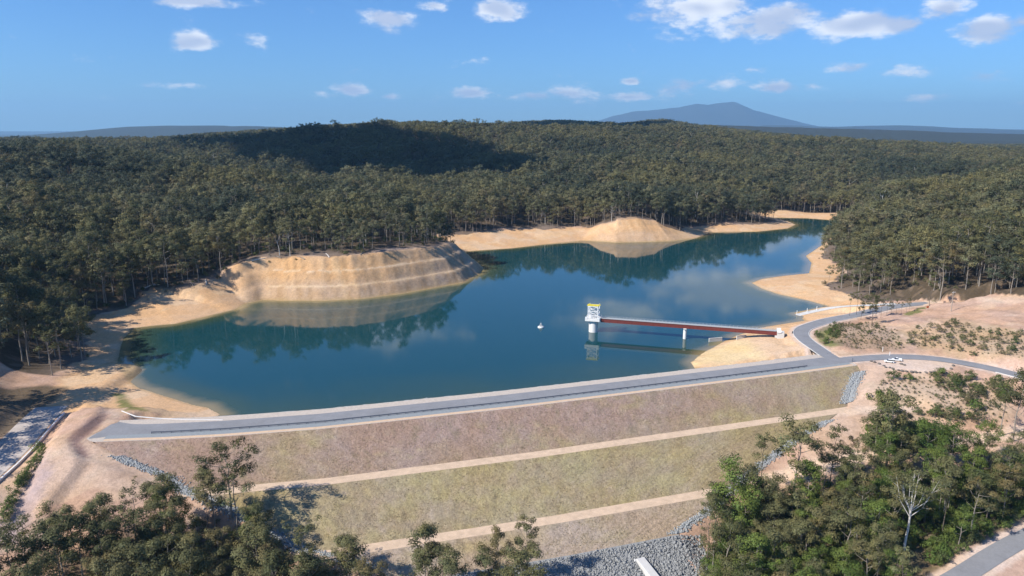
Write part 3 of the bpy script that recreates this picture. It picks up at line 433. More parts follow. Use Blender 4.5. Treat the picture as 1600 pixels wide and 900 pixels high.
# ------------------------------------------------------------------ the ground sheet
def axis_x():
    core = np.arange(-460, 460.1, 2.); o = []; x = 460.; s_ = 2.
    while x < 42000: s_ = min(s_*1.07, max(140., x*.014)); x += s_; o.append(x)
    o = np.array(o); return np.concatenate([-o[::-1], core, o])
def axis_y():
    o = [60.]; s_ = 4.
    while o[-1] < 45000:
        y = o[-1]; o.append(y + (4. if y < 200 else 2. if y < 960 else 4. if y < 1100 else 8. if y < 1500 else max(8., (y-1500)*.04+8)))
    return np.array(o)
gx, gy = axis_x(), axis_y()
GX, GY = np.meshgrid(gx, gy)
GZ = ground(GX, GY)
def height(x, y):
    """bilinear lookup in the built sheet"""
    x = np.atleast_1d(np.asarray(x, float)); y = np.atleast_1d(np.asarray(y, float))
    i = np.clip(np.searchsorted(gx, x)-1, 0, len(gx)-2); j = np.clip(np.searchsorted(gy, y)-1, 0, len(gy)-2)
    fx = (x-gx[i])/(gx[i+1]-gx[i]); fy = (y-gy[j])/(gy[j+1]-gy[j])
    return GZ[j,i]*(1-fx)*(1-fy)+GZ[j,i+1]*fx*(1-fy)+GZ[j+1,i]*(1-fx)*fy+GZ[j+1,i+1]*fx*fy
def h1(x, y): return float(height(x, y)[0])
def surf(x, y):
    """ground or embankment, whichever is on top"""
    z = height(x, y); x = np.atleast_1d(np.asarray(x,float)); y = np.atleast_1d(np.asarray(y,float))
    u, v = to_uv(x, y); ins = inside(x, y, DAMPOLY)
    return np.where(ins, dam_z(v), z)
def zin(n, x, y):
    r = np.zeros(x.shape, bool)
    for P in ZONES[n]: r |= inside(x, y, P)
    return r
def zdist(n, x, y):
    """signed distance to a zone, + inside"""
    best = np.full(x.shape, -1e9)
    for P in ZONES[n]:
        d = poly_dist(x, y, P, True); d = np.where(inside(x, y, P), d, -d); best = np.maximum(best, d)
    return best
LD, LP = lake_sd(GX.ravel(), GY.ravel())
def lookup_lake(x, y): return lake_sd(x, y)
def is_forest(x, y, d=None, par=None):
    """closed eucalypt forest on the hills round the reservoir"""
    if d is None: d, par = lake_sd(x, y)
    jig = 7*fbm(x/22., y/22., 2, 31)
    return (~zin('open', x, y)) & (d+jig > np.maximum(par[...,1], 6)) & (y > 380)
fx_, fy_ = GX.ravel(), GY.ravel(); gzr = GZ.ravel()
FOR = is_forest(fx_, fy_, LD, LP)
T = np.empty((len(fx_), 3)); T[:] = (.47,.31,.215)                       # pinkish decomposed soil
def paint(mask, col, amt=1.0):
    mm = np.clip(np.asarray(mask, float)*amt, 0, 1)[:,None]
    T[:] = T*(1-mm)+np.array(col)*mm
nz = fbm(fx_/18., fy_/18., 3, 41); nz2 = fbm(fx_/4.5, fy_/4.5, 2, 43)
paint((fbm(fx_/40., fy_/40., 3, 47) > .25), (.52,.37,.25), .7)
paint(np.clip(fbm(fx_/6., fy_/6., 3, 48)*1.5-.55, 0, 1), (.30,.205,.14), .65)
paint(np.clip(fbm(fx_/11., fy_/11., 3, 49)*1.4-.6, 0, 1), (.58,.45,.32), .6)
lakeside = smooth(0, 12, LP[:,1]+8-LD+6*nz)*(LD > -30)*(GY.ravel() > 330)
paint(lakeside*(LD < 200), (.58,.37,.20))
paint(lakeside*(nz > .35), (.61,.44,.27), .6)
cl = LP[:,2]*(LD > 0)*(LD < 70)
paint(cl*smooth(0, 3, LD), (.58,.355,.175))
paint(cl*(1-smooth(11, 17, LD)), (.49,.335,.205))
DC = LD + .5*fbm(fx_/14., fy_/14., 2, 4)*smooth(1,8,LD)
paint(cl*smooth(-115, -50, fx_)*(fy_ < 720), (.38,.28,.195), .8)
SG = fx_*.93+fy_*.37
paint(np.clip(fbm(SG/2.4, LD/26., 3, 23)*1.3-.25, 0, 1)*cl*(LD < 31), (.36,.235,.125), .75)
paint(np.clip(-fbm(SG/2.4, LD/26., 3, 23)*1.3-.35, 0, 1)*cl*(LD < 31), (.62,.44,.25), .6)
paint((cl > .9)*((np.abs(DC-10.0) < 1.05) | (np.abs(DC-21.0) < .9)), (.60,.44,.27), .9)
paint(cl*smooth(30, 36, LD), (.30,.225,.17))
paint(np.clip(nz2*1.4-.5, 0, 1)*cl*(LD < 30), (.36,.24,.14), .5)
paint((1-smooth(.2, 2.2, LD))*(LD > -40)*(fy_ > 330), (.36,.255,.13), .85)
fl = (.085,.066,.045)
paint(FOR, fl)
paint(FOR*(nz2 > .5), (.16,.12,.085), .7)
paint(FOR*smooth(2000, 2700, fy_), (.040,.042,.026))
paint(FOR*smooth(6, 14, LD)*(1-smooth(0, 22, LD-LP[:,1]))*(LD < 120), (.22,.165,.125), .7)
near = (np.abs(fx_) < 460) & (fy_ < 720); ni = np.where(near)[0]
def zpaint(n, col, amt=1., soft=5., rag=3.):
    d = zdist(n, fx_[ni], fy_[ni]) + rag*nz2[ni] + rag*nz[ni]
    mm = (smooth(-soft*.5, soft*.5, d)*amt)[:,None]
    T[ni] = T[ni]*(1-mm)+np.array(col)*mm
zpaint('sand', (.60,.42,.26)); zpaint('yellow', (.66,.49,.25), .9, 14)
zpaint('left_slope', (.13,.10,.065), .95, 5, 2)  # brown soil bank, the trees' shade put into its dark colour
zpaint('rockcut', (.25,.16,.125), 1, 2, .6)
zpaint('grey_slope', (.40,.30,.265), .9, 5, 2)
for z_ in ('green_a','green_b','green_c'): zpaint(z_, (.15,.16,.05), .9, 3, 2)
zpaint('shrub_c', (.30,.215,.145), .8, 8, 6); zpaint('shrub_d', (.38,.28,.17), .7, 10, 8); zpaint('shrub_a', (.44,.33,.215), .6, 6, 4)
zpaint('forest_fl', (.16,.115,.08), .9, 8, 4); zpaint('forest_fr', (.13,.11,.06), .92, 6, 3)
zpaint('pad', (.62,.48,.36), .9, 2, .5)
for R_ in ROADS:
    if R_['n'] in ('lower_track','upper_track','power_track'):
        d = poly_dist(fx_[ni], fy_[ni], [p[:2] for p in R_['p']], False)
        mm = (1-smooth(R_['w']*.45, R_['w']*.45+2.5, d+nz2[ni]))[:,None]; T[ni] = T[ni]*(1-mm)+np.array((.62,.46,.32))*mm
    elif R_['n'] in ('access_road','branch_road','corner_road'):
        d = poly_dist(fx_[ni], fy_[ni], [p[:2] for p in R_['p']], False)
        mm = (1-smooth(R_['w']*.5+1.6, R_['w']*.5+3.2, d+.5*nz2[ni]))[:,None]; T[ni] = T[ni]*(1-mm)+np.array((.60,.46,.35))*mm
nxg, nyg = len(gx), len(gy)
ii = np.arange(nxg*nyg).reshape(nyg, nxg)
quads = np.stack([ii[:-1,:-1], ii[:-1,1:], ii[1:,1:], ii[1:,:-1]], -1).reshape(-1, 4)
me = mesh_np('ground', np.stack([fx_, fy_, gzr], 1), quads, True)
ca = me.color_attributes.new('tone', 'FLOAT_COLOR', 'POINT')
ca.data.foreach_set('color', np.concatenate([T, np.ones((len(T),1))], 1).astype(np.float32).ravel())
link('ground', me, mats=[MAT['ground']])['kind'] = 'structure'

# ------------------------------------------------------------------ water
wx = np.arange(-330, 520, 4.); wy = np.arange(300, 1260, 4.)
WX, WY = np.meshgrid(wx, wy); a_, b_ = WX.ravel(), WY.ravel()
wd, wp = lake_sd(a_, b_); wu, wv = to_uv(a_, b_)
keep = ((wd < 14) & (wv > 325)).reshape(WX.shape)
dep = np.clip(-ground(a_, b_), 0, 20)
dep = np.where((wv < 420), np.minimum(dep, np.clip(1.4+(wv-340)*.055+.5*fbm(a_/30., b_/30., 2, 14), 1.1, 20)), dep)
ii = np.arange(a_.size).reshape(WX.shape)
fk = keep[:-1,:-1] & keep[1:,:-1] & keep[:-1,1:] & keep[1:,1:]
q = np.stack([ii[:-1,:-1], ii[:-1,1:], ii[1:,1:], ii[1:,:-1]], -1)[fk]
used = np.unique(q); remap = np.zeros(a_.size, int); remap[used] = np.arange(len(used))
me = mesh_np('water', np.stack([a_[used], b_[used], np.zeros(len(used))], 1), remap[q], True)
at = me.attributes.new('depth', 'FLOAT', 'POINT'); at.data.foreach_set('value', dep[used].astype(np.float32))
link('water', me, mats=[MAT['water']])['kind'] = 'structure'

# ------------------------------------------------------------------ the embankment
gl_v = np.array([g[0] for g in GL][::-1]); gl_u = np.array([g[1] for g in GL][::-1])
gr_v = np.array([g[0] for g in GR][::-1]); gr_u = np.array([g[1] for g in GR][::-1])
def uL(v): return np.interp(v, gl_v, gl_u)
def uR(v): return np.interp(v, gr_v, gr_u)
def tier(name, v0, v1, matl, parent, step=1.6, rough=.0, tone=None, dz=0., edge=0.):
    """one face of the embankment between two lines across it, from groin to groin"""
    nv = max(2, int(abs(v1-v0)/step)+1); nu = 230
    vv = np.linspace(v0, v1, nv); s_ = np.linspace(0, 1, nu)
    L = uL(vv)[:,None]-edge; Rr = uR(vv)[:,None]+edge
    U = L+(Rr-L)*s_[None,:]; V = np.repeat(vv[:,None], nu, 1)
    x, y = from_uv(U, V); z = dam_z(V)+dz
    if rough: z = z + rough*fbm(x/3., y/3., 3, 61)*np.minimum(1, np.minimum(V-v0, v1-V)/1.5)
    ii = np.arange(nv*nu).reshape(nv, nu)
    q = np.stack([ii[:-1,:-1], ii[:-1,1:], ii[1:,1:], ii[1:,:-1]], -1).reshape(-1, 4)
    me = mesh_np(name, np.stack([x.ravel(), y.ravel(), z.ravel()], 1), q, True)
    if tone is not None:
        c = tone(U.ravel(), V.ravel()); ca = me.color_attributes.new('tone', 'FLOAT_COLOR', 'POINT')
        ca.data.foreach_set('color', np.concatenate([c, np.ones((len(c),1))], 1).astype(np.float32).ravel())
    return link(name, me, parent, mats=[matl])
def face_tone(base, yel, amt):
    def f(u, v):
        n = fbm(u/22., v/9., 3, 71); n2 = fbm(u/4., v/3., 2, 73); n3 = fbm(u/2.0, v/5., 2, 79)
        k = np.clip(amt + .42*n + .40*n2, 0, 1)[:,None]
        c = np.array(base)*(1-k)+np.array(yel)*k
        k2 = np.clip(n3*.8-.25, 0, .75)[:,None]; c = c*(1-k2)+np.array((.24,.19,.12))*k2
        k3 = np.clip(-n3*.8-.45, 0, 1)[:,None]; return c*(1-k3)+np.array((.42,.33,.25))*k3
    return f
dam = empty('embankment_dam', from_uv(100, 322)+(8,))
dam['label'] = 'long grassed earth embankment dam holding back the reservoir'; dam['category'] = 'dam'
def under(o):
    o.matrix_parent_inverse = Matrix.Translation(-dam.location); return o
P_ = (.335,.235,.18); Y_ = (.365,.30,.15)
def upper_tone(u, v):
    a = face_tone(P_, Y_, -.12)(u, v); b = face_tone((.33,.245,.17), (.365,.30,.15), .45)(u, v)
    k = (smooth(120, 260, u)*.8 + .45*smooth(300, 287, v)*smooth(-20, 60, u))[:,None]
    k = np.clip(k + (np.exp(-((u+8)/16)**2)*.8)[:,None], 0, 1); return a*(1-k)+b*k
under(tier('upper_face', 286., 310.5, MAT['dam'], dam, rough=.22, tone=upper_tone))
under(tier('middle_face', 252.7, 280., MAT['dam'], dam, rough=.22, tone=face_tone((.34,.265,.17), Y_, .55)))
under(tier('lower_face', 233.5, 246.7, MAT['dam'], dam, rough=.2, tone=face_tone((.40,.31,.225), (.40,.32,.18), .3)))
under(tier('berm_track', 280., 286., MAT['track'], dam, dz=.0, step=1, edge=6))
under(tier('berm_track', 246.7, 252.7, MAT['track'], dam, step=1, edge=6))
under(tier('rock_toe', 205., 233.5, MAT['rock'], dam, rough=.25))
under(tier('upstream_face', 334.5, 374., MAT['rock_pale'], dam, step=2.5, rough=.3))
under(tier('crest_surface', 310.5, 334.5, MAT['gravel'], dam, step=2, edge=.8))

def strip(name, pts, w_, matl, dz, cross=3, parent=None, wfun=None):
    """a ribbon laid along a line of (x, y, z) points"""
    P = np.array(pts, float); d = np.gradient(P[:,:2], axis=0); d /= np.linalg.norm(d, axis=1)[:,None]
    nrm = np.stack([-d[:,1], d[:,0]], 1); V = []
    for k in range(cross+1):
        f = k/cross-.5; ww = w_ if wfun is None else wfun
        V.append(np.column_stack([P[:,:2]+nrm*(w_*f), P[:,2]+dz+.10*(1-(2*f)**2)]))
    V = np.stack(V, 1); n = len(P)
    ii = np.arange(n*(cross+1)).reshape(n, cross+1)
    q = np.stack([ii[:-1,:-1], ii[1:,:-1], ii[1:,1:], ii[:-1,1:]], -1).reshape(-1, 4)
    me = mesh_np(name, V.reshape(-1, 3), q, True)
    o = link(name, me, parent, mats=[matl]); 
    if parent is None: o['kind'] = 'structure'
    return o
def dens(pts, step=2.):
    P = np.array(pts, float); s_ = np.concatenate([[0], np.cumsum(np.hypot(*np.diff(P[:,:2], axis=0).T))])
    t_ = np.arange(0, s_[-1]+.01, step); return np.column_stack([np.interp(t_, s_, P[:,k]) for k in range(3)])
def crest_line(v, z=8., u0=-88., u1=292., step=3.):
    u = np.arange(u0, u1, step); x, y = from_uv(u, np.full(u.shape, float(v))); return np.column_stack([x, y, np.full(u.shape, z)])
RD = {r['n']: r for r in ROADS}
# crest: sandy lip, grey aggregate verge, asphalt
strip('crest_verge', crest_line(312.2, u0=-84), 2.2, MAT['earth_edge'], .012, 2)
strip('crest_aggregate', crest_line(315.4, u0=-84), 4.2, MAT['shoulder'], .03, 2)
ul = np.concatenate([np.arange(-90.5, -70, 1.5), np.arange(-70., 285., 3.)])
vlo = np.interp(ul, [-91,-84,-70], [313.8,315.6,317.4]); vhi = np.interp(ul, [-91,-84,-76,-70], [314.2,333.2,329.2,328.6])
cs = []
for k in range(6):
    x_, y_ = from_uv(ul, vlo+(vhi-vlo)*k/5.); cs.append(np.column_stack([x_, y_, np.full(ul.shape, 8.05)+.09*(1-(k/2.5-1)**2)]))
cs = np.stack(cs, 1); ii = np.arange(len(ul)*6).reshape(len(ul), 6)
link('crest_road', mesh_np('crest_road', cs.reshape(-1,3), np.stack([ii[:-1,:-1], ii[1:,:-1], ii[1:,1:], ii[:-1,1:]], -1).reshape(-1,4), True), mats=[MAT['asphalt']])['kind'] = 'structure'
strip('access_road', dens(RD['access_road']['p']), RD['access_road']['w'], MAT['asphalt'], .09)
strip('branch_road', dens(RD['branch_road']['p']), RD['branch_road']['w'], MAT['asphalt'], .13)
strip('corner_road', dens(RD['corner_road']['p']), RD['corner_road']['w'], MAT['asphalt'], .09)
strip('boat_ramp', dens(RD['boat_ramp']['p']), 5.6, MAT['concrete'], .10)
spl = dens(RD['spillway']['p']); spl = spl[spl[:,1] < 338]
strip('spillway_floor', spl, 15, MAT['spillway'], .05, 5)

# ------------------------------------------------------------------ rock drains down the groins and the rock toe (uncountable broken stone)
def stones(name, pts, sizes, matl, label, cat):
    base = np.array([(-1,-1,-1),(1,-1,-1),(1,1,-1),(-1,1,-1),(-1,-1,1),(1,-1,1),(1,1,1),(-1,1,1)], float)
    fq = np.array([(0,3,2,1),(4,5,6,7),(0,1,5,4),(1,2,6,5),(2,3,7,6),(3,0,4,7)])
    n = len(pts); rng = np.random.RandomState(5)
    B = base[None]*(1+.35*rng.uniform(-1,1,(n,8,3)))*(sizes[:,None,None]*.5)*rng.uniform(.6,1.2,(n,1,3))
    a = rng.uniform(0, 6.28, n); t_ = rng.uniform(-.6,.6,n)
    ca, sa = np.cos(a)[:,None], np.sin(a)[:,None]; ct, st = np.cos(t_)[:,None], np.sin(t_)[:,None]
    x, y, z = B[...,0], B[...,1], B[...,2]
    y, z = y*ct-z*st, y*st+z*ct; x, y = x*ca-y*sa, x*sa+y*ca
    V = np.stack([x, y, z], -1)+np.array(pts)[:,None,:]
    Fq = (fq[None]+8*np.arange(n)[:,None,None]).reshape(-1, 4)
    o = link(name, mesh_np(name, V.reshape(-1,3), Fq), mats=[matl]); return tag(o, label, cat, kind='stuff')
def drain(side, v0, v1, width, n, name, label):
    rng = np.random.RandomState(int(v0))
    v = rng.uniform(v0, v1, n); u = (uL(v) if side < 0 else uR(v)) + rng.normal(0, width*.30, n)
    x, y = from_uv(u, v); z = np.maximum(surf(x, y), height(x, y))
    stones(name, np.column_stack([x, y, z+.12]), rng.uniform(.2, .5, n)*np.where(rng.uniform(size=n) < .05, 1.6, 1), MAT['rock_pale'], label, 'rock')
drain(1, 288, 306, 7, 3200, 'rock_drain', 'grey rock drain beside the right end of the upper dam face')
drain(1, 234, 277, 7, 6500, 'rock_drain', 'grey rock drain running down the right edge below the upper track')
drain(-1, 240, 303, 6, 6000, 'rock_drain', 'grey rock drain curving down the left edge of the dam')
rng = np.random.RandomState(3); n_ = 16000
v = rng.uniform(206, 233, n_); u = uL(v)+(uR(v)+10-uL(v))*rng.uniform(0, 1, n_); x, y = from_uv(u, v)
stones('rock_fill', np.column_stack([x, y, surf(x, y)+.1]), rng.uniform(.25, .6, n_)*np.where(rng.uniform(size=n_) < .08, 1.8, 1), MAT['rock'], 'dark grey broken rock fill at the foot of the dam', 'rock')

# ------------------------------------------------------------------ guard rail on the crest
gr = empty('guard_rail', from_uv(-66, 317.5)+(8,)); tag(gr, 'long low steel guard rail beside the crest road', 'guard rail')
inv = Matrix.Translation(-gr.location)
pm = MB().box((0,0,.45),(.22,.3,1.0)).mesh('post'); pm.materials.append(MAT['dark_steel'])
us = np.arange(-66, 266, 4.)
for u_ in us:
    x_, y_ = from_uv(u_, 317.5); o = bpy.data.objects.new('post', pm); COL.objects.link(o); o.parent = gr
    o.location = (x_-gr.location.x, y_-gr.location.y, 0); o.rotation_euler = (0,0,A_DAM)
mb = MB()
uu = np.arange(-66, 264.1, 6.)
for a_, b_ in zip(uu, uu[1:]):
    p = from_uv(a_, 317.32); q = from_uv(b_, 317.32)
    mb.bar((p[0],p[1],8.86),(q[0],q[1],8.86), .08, .34); mb.bar((p[0],p[1],8.55),(q[0],q[1],8.55), .06, .14)
o = mb.build('rail', MAT['dark_steel'], gr); o.matrix_parent_inverse = inv
# white kerb where the crest road ends on the left
mb = MB(); kp = [from_uv(u_, v_) for u_, v_ in ((-84,346),(-76.5,338.4),(-68,335.6),(-55,332.4),(-38,329.5))]
for p, q in zip(kp, kp[1:]): mb.bar((p[0],p[1],8.12),(q[0],q[1],8.12), .32, .3)
tag(mb.build('kerb', MAT['concrete_white']), 'white concrete kerb at the left end of the crest road', 'kerb')
mb = MB(); kp = [p for p in RD['access_road']['p']]
pp = dens(kp, 4.); d_ = np.gradient(pp[:,:2], axis=0); d_ /= np.linalg.norm(d_, axis=1)[:,None]
off = np.column_stack([d_[:,1], -d_[:,0]])*5.0
sel = [i for i in range(len(pp)) if 258 < pp[i,0]+off[i,0] < 315]
for i, j in zip(sel, sel[1:]): mb.bar(tuple(pp[i,:2]+off[i])+(pp[i,2]+.15,), tuple(pp[j,:2]+off[j])+(pp[j,2]+.15,), .5, .35)
tag(mb.build('kerb', MAT['concrete']), 'white concrete kerb along the near side of the road past the turning area', 'kerb')
mb = MB()                                              # pale kerbs either side of the curved branch road
pp = dens(RD['branch_road']['p'], 3.); d_ = np.gradient(pp[:,:2], axis=0); d_ /= np.linalg.norm(d_, axis=1)[:,None]
for s_, lab in ((1, 'pale kerb on the hillside edge of the curved branch road'), (-1, 'pale kerb on the water side of the curved branch road')):
    mb = MB(); off = np.column_stack([-d_[:,1], d_[:,0]])*(-4.7*s_)
    k0, k1 = (6, 42) if s_ > 0 else (4, 40)
    for i in range(k0, min(k1, len(pp)-1)): mb.bar(tuple(pp[i,:2]+off[i])+(pp[i,2]+.1,), tuple(pp[i+1,:2]+off[i+1])+(pp[i+1,2]+.1,), .4, .3)
    tag(mb.build('kerb', MAT['concrete']), lab, 'kerb')

# ------------------------------------------------------------------ intake tower
TX, TY = 56.0, 486.6; BA = math.atan2(452.0-TY, 169.8-TX)          # bridge bearing
tw = empty('intake_tower', (TX, TY, 0), BA); tag(tw, 'white concrete water intake tower with open steel frame standing in the reservoir', 'tower')
MB().lathe((0,0,0), [(3.1,-14),(3.1,8.2),(3.3,8.3)], 32).build('shaft', MAT['concrete_white'], tw)
MB().box((0,0,9.1),(10.0,9.4,1.7)).build('platform', MAT['concrete_white'], tw, .08)
for sx in (-1,1):
    for sy in (-1,1):
        MB().box((sx*3.3,sy*3.3,14.5),(.42,.42,9.2)).build('column', MAT['white'], tw)
mb = MB()
for z_ in (12.2, 15.0, 18.4):
    for s_ in (-1,1):
        mb.bar((-3.3,s_*3.3,z_),(3.3,s_*3.3,z_), .3,.34); mb.bar((s_*3.3,-3.3,z_),(s_*3.3,3.3,z_), .3,.34)
mb.build('ring_beam', MAT['white'], tw)
for s_ in (-1,1):
    mb = MB()
    for z0,z1 in ((10.2,12.2),(12.2,15.0),(15.0,18.4)):
        mb.bar((-3.3,s_*3.42,z0),(3.3,s_*3.42,z1),.16,.2); mb.bar((3.3,s_*3.46,z0),(-3.3,s_*3.46,z1),.16,.2)
    mb.build('brace', MAT['white'], tw)
    mb = MB()
    for z0,z1 in ((12.2,15.0),(15.0,18.4)):
        mb.bar((s_*3.42,-3.3,z0),(s_*3.42,3.3,z1),.16,.2); mb.bar((s_*3.46,3.3,z0),(s_*3.46,-3.3,z1),.16,.2)
    mb.build('brace', MAT['white'], tw)
cr = MB().bar((-4.2,0,19.0),(4.6,0,19.0),.5,.5).bar((-3.4,-3.3,18.8),(-3.4,3.3,18.8),.4,.5).bar((3.4,-3.3,18.8),(3.4,3.3,18.8),.4,.5).bar((-4.0,-3.3,19.1),(4.0,-3.3,19.1),.5,.6).build('crane_beam', MAT['yellow'], tw)
MB().box((.6,0,18.1),(1.1,.8,1.0)).tube((.6,0,17.6),(.6,0,15.4),.06).box((.6,0,15.2),(.4,.3,.5)).build('hoist', MAT['steel'], cr)
MB().box((-1.2,.6,10.9),(1.6,1.4,1.9)).box((1.4,-1.0,10.7),(1.2,1.0,1.5)).tube((0,1.8,10),(0,1.8,12.4),.35).build('gate_winch', MAT['steel'], tw, .05)
mb = MB()
for z_ in (10.55, 11.1):
    for s_ in (-1,1):
        mb.bar((-4.9,s_*4.6,z_),(4.9,s_*4.6,z_),.09,.09); mb.bar((-4.9,-4.6,z_),(-4.9,4.6,z_),.09,.09)
        if s_ > 0: mb.bar((4.9,1.6,z_),(4.9,4.6,z_),.09,.09); mb.bar((4.9,-4.6,z_),(4.9,-1.6,z_),.09,.09)
for k in range(8):
    f = -4.9+9.8*k/7
    for s_ in (-1,1): mb.bar((f,s_*4.6,9.95),(f,s_*4.6,11.1),.1,.1)
    if abs(f*.94) > 1.4: mb.bar((4.9,f*.94,9.95),(4.9,f*.94,11.1),.1,.1)
    mb.bar((-4.9,f*.94,9.95),(-4.9,f*.94,11.1),.1,.1)
mb.build('handrail', MAT['white'], tw)
MB().box((-4.2,-4.75,10.6),(1.3,.12,1.3)).build('mesh_panel', MAT['white'], tw); MB().box((3.9,-4.75,10.6),(1.6,.12,1.3)).build('mesh_panel', MAT['white'], tw)

# ------------------------------------------------------------------ access bridge
br = empty('access_bridge', (TX, TY, 0), BA); tag(br, 'long rust-red girder footbridge from the shore to the intake tower', 'bridge')
BL = 119.0
for s_ in (-1,1):
    mb = MB(); mb.box(((5.2+BL)/2,s_*1.35,8.75),(BL-5.2,.16,2.3)); mb.box(((5.2+BL)/2,s_*1.35,9.95),(BL-5.2,.7,.12)); mb.box(((5.2+BL)/2,s_*1.35,7.55),(BL-5.2,.7,.12))
    for k in range(24): mb.box((7+k*4.8,s_*1.47,8.75),(.14,.14,2.25))
    mb.build('girder', MAT['red_girder'], br)
MB().box(((5.2+BL)/2,0,10.12),(BL-5.2,3.4,.16)).build('deck', MAT['deck'], br)
for s_ in (-1,1):
    mb = MB()
    for z_ in (10.75, 11.3): mb.bar((5.2,s_*1.6,z_),(BL,s_*1.6,z_),.08,.08)
    for k in range(48): mb.bar((5.6+k*2.4,s_*1.6,10.1),(5.6+k*2.4,s_*1.6,11.3),.07,.07)
    mb.build('handrail', MAT['steel'], br)
px_ = 61.5
MB().lathe((px_,0,0),[(1.15,-12),(1.15,7.0)],20).build('pier', MAT['concrete_white'], br)
MB().box((px_,0,7.2),(2.0,4.2,.55)).build('pier_cap', MAT['concrete_white'], br, .06)
ax_, ay_ = TX+math.cos(BA)*BL, TY+math.sin(BA)*BL
MB().box((BL+2.0,0,7.4),(4.4,5.0,4.6)).box((BL-.6,0,6.6),(1.6,4.6,1.6)).build('abutment', MAT['concrete'], br, .08)
MB().box((BL+1.0,2.9,10.5),(2.6,.2,1.6)).box((BL+1.0,-2.9,10.5),(2.6,.2,1.6)).box((BL+.2,0,10.7),(.15,3.0,1.8)).build('gate', MAT['white'], br)
# low concrete retaining panels on the foreshore under the bridge
for (cx, cy, L_, hgt, lab) in ((133.5, 462.2, 9.5, 2.6, 'low pale concrete retaining wall at the waterline under the bridge'), (149.5, 459.6, 7.0, 2.4, 'short pale concrete block wall on the foreshore below the bridge end')):
    z_ = max(h1(cx, cy), 0)
    mb = MB().box((0,0,hgt/2-.8),(L_,.6,hgt+1.0)).box((0,0,hgt-.2),(L_+.1,.8,.25))
    o = mb.build('retaining_wall', MAT['concrete'], None, .03, (cx, cy, z_)); o.rotation_euler = (0,0,BA+.55); tag(o, lab, 'wall')

# ------------------------------------------------------------------ pontoon on the water
bo = empty('monitoring_pontoon', (20.3, 497.6, 0), .3); tag(bo, 'small white floating pontoon with a frame left of the tower', 'pontoon')
MB().lathe((0,0,0), [(1.3,-.5),(2.1,-.35),(2.25,.1),(2.1,.65),(1.5,.8)], 20).build('float', MAT['white'], bo)
MB().lathe((0,0,.8), [(1.7,0),(1.7,.14)], 16).build('deck', MAT['concrete'], bo)
mb = MB()
for k in range(4):
    a_ = k*math.pi/2+.4; mb.tube((1.3*math.cos(a_),1.3*math.sin(a_),.8),(.5*math.cos(a_),.5*math.sin(a_),2.5),.07)
mb.lathe((0,0,2.45),[(.6,0),(.6,.12)],12).build('frame', MAT['white'], bo)
MB().box((0,0,1.4),(.9,.8,1.0)).build('instrument_box', MAT['steel'], bo, .04)
MB().box((0,.5,2.2),(1.2,.06,.9), rx=.6).build('solar_panel', MAT['glass'], bo)
MB().tube((0,0,2.5),(0,0,3.9),.05).build('mast', MAT['white'], bo)

# ------------------------------------------------------------------ spillway walls (left edge)
def wall_line(pts, th, hgt, base, name, matl, lab):
    mb = MB()
    for p, q in zip(pts, pts[1:]):
        zp, zq = p[2], q[2]
        mb.bar((p[0],p[1],zp+hgt/2-base/2),(q[0],q[1],zq+hgt/2-base/2), th, hgt+base)
    return tag(mb.build(name, matl), lab, 'wall')
sp = dens(RD['spillway']['p'], 5.); d_ = np.gradient(sp[:,:2], axis=0); d_ /= np.linalg.norm(d_, axis=1)[:,None]; nr = np.column_stack([d_[:,1], -d_[:,0]])
e = sp[:,:2]+nr*9.6; i1 = int(np.argmin(np.abs(sp[:,1]-330)))
wall_line([(e[i,0],e[i,1],sp[i,2]) for i in range(0, i1)], .6, .9, 1.2, 'spillway_wall', MAT['concrete_white'], 'low pale concrete wall along the right side of the spillway channel')
i0, i2 = [int(np.argmin(np.abs(sp[:,1]-k_))) for k_ in (284, 306)]
e = sp[:,:2]-nr*11.5
wall_line([(e[i,0],e[i,1],sp[i,2]) for i in range(i0, i2)], 3.4, 4.6, 2.0, 'spillway_wall', MAT['concrete'], 'thick grey concrete training wall in shade at the far left edge')
# pale concrete outlet wall in the rock toe
ow = MB(); 
px0, py0 = from_uv(117, 226); px1, py1 = from_uv(117, 205)
z0 = float(surf(px0, py0)[0]); z1 = float(surf(px1, py1)[0])
ow.bar((px0, py0, z0+.2), (px1+3, py1, z1+1.6), 3.4, 2.4); ow.box((px0, py0, z0-.6), (4.6, 1.0, 2.6), rz=A_DAM)
tag(ow.build('outlet_wall', MAT['concrete'], None, .1), 'pale concrete outlet channel wall lying on the rock toe', 'wall')

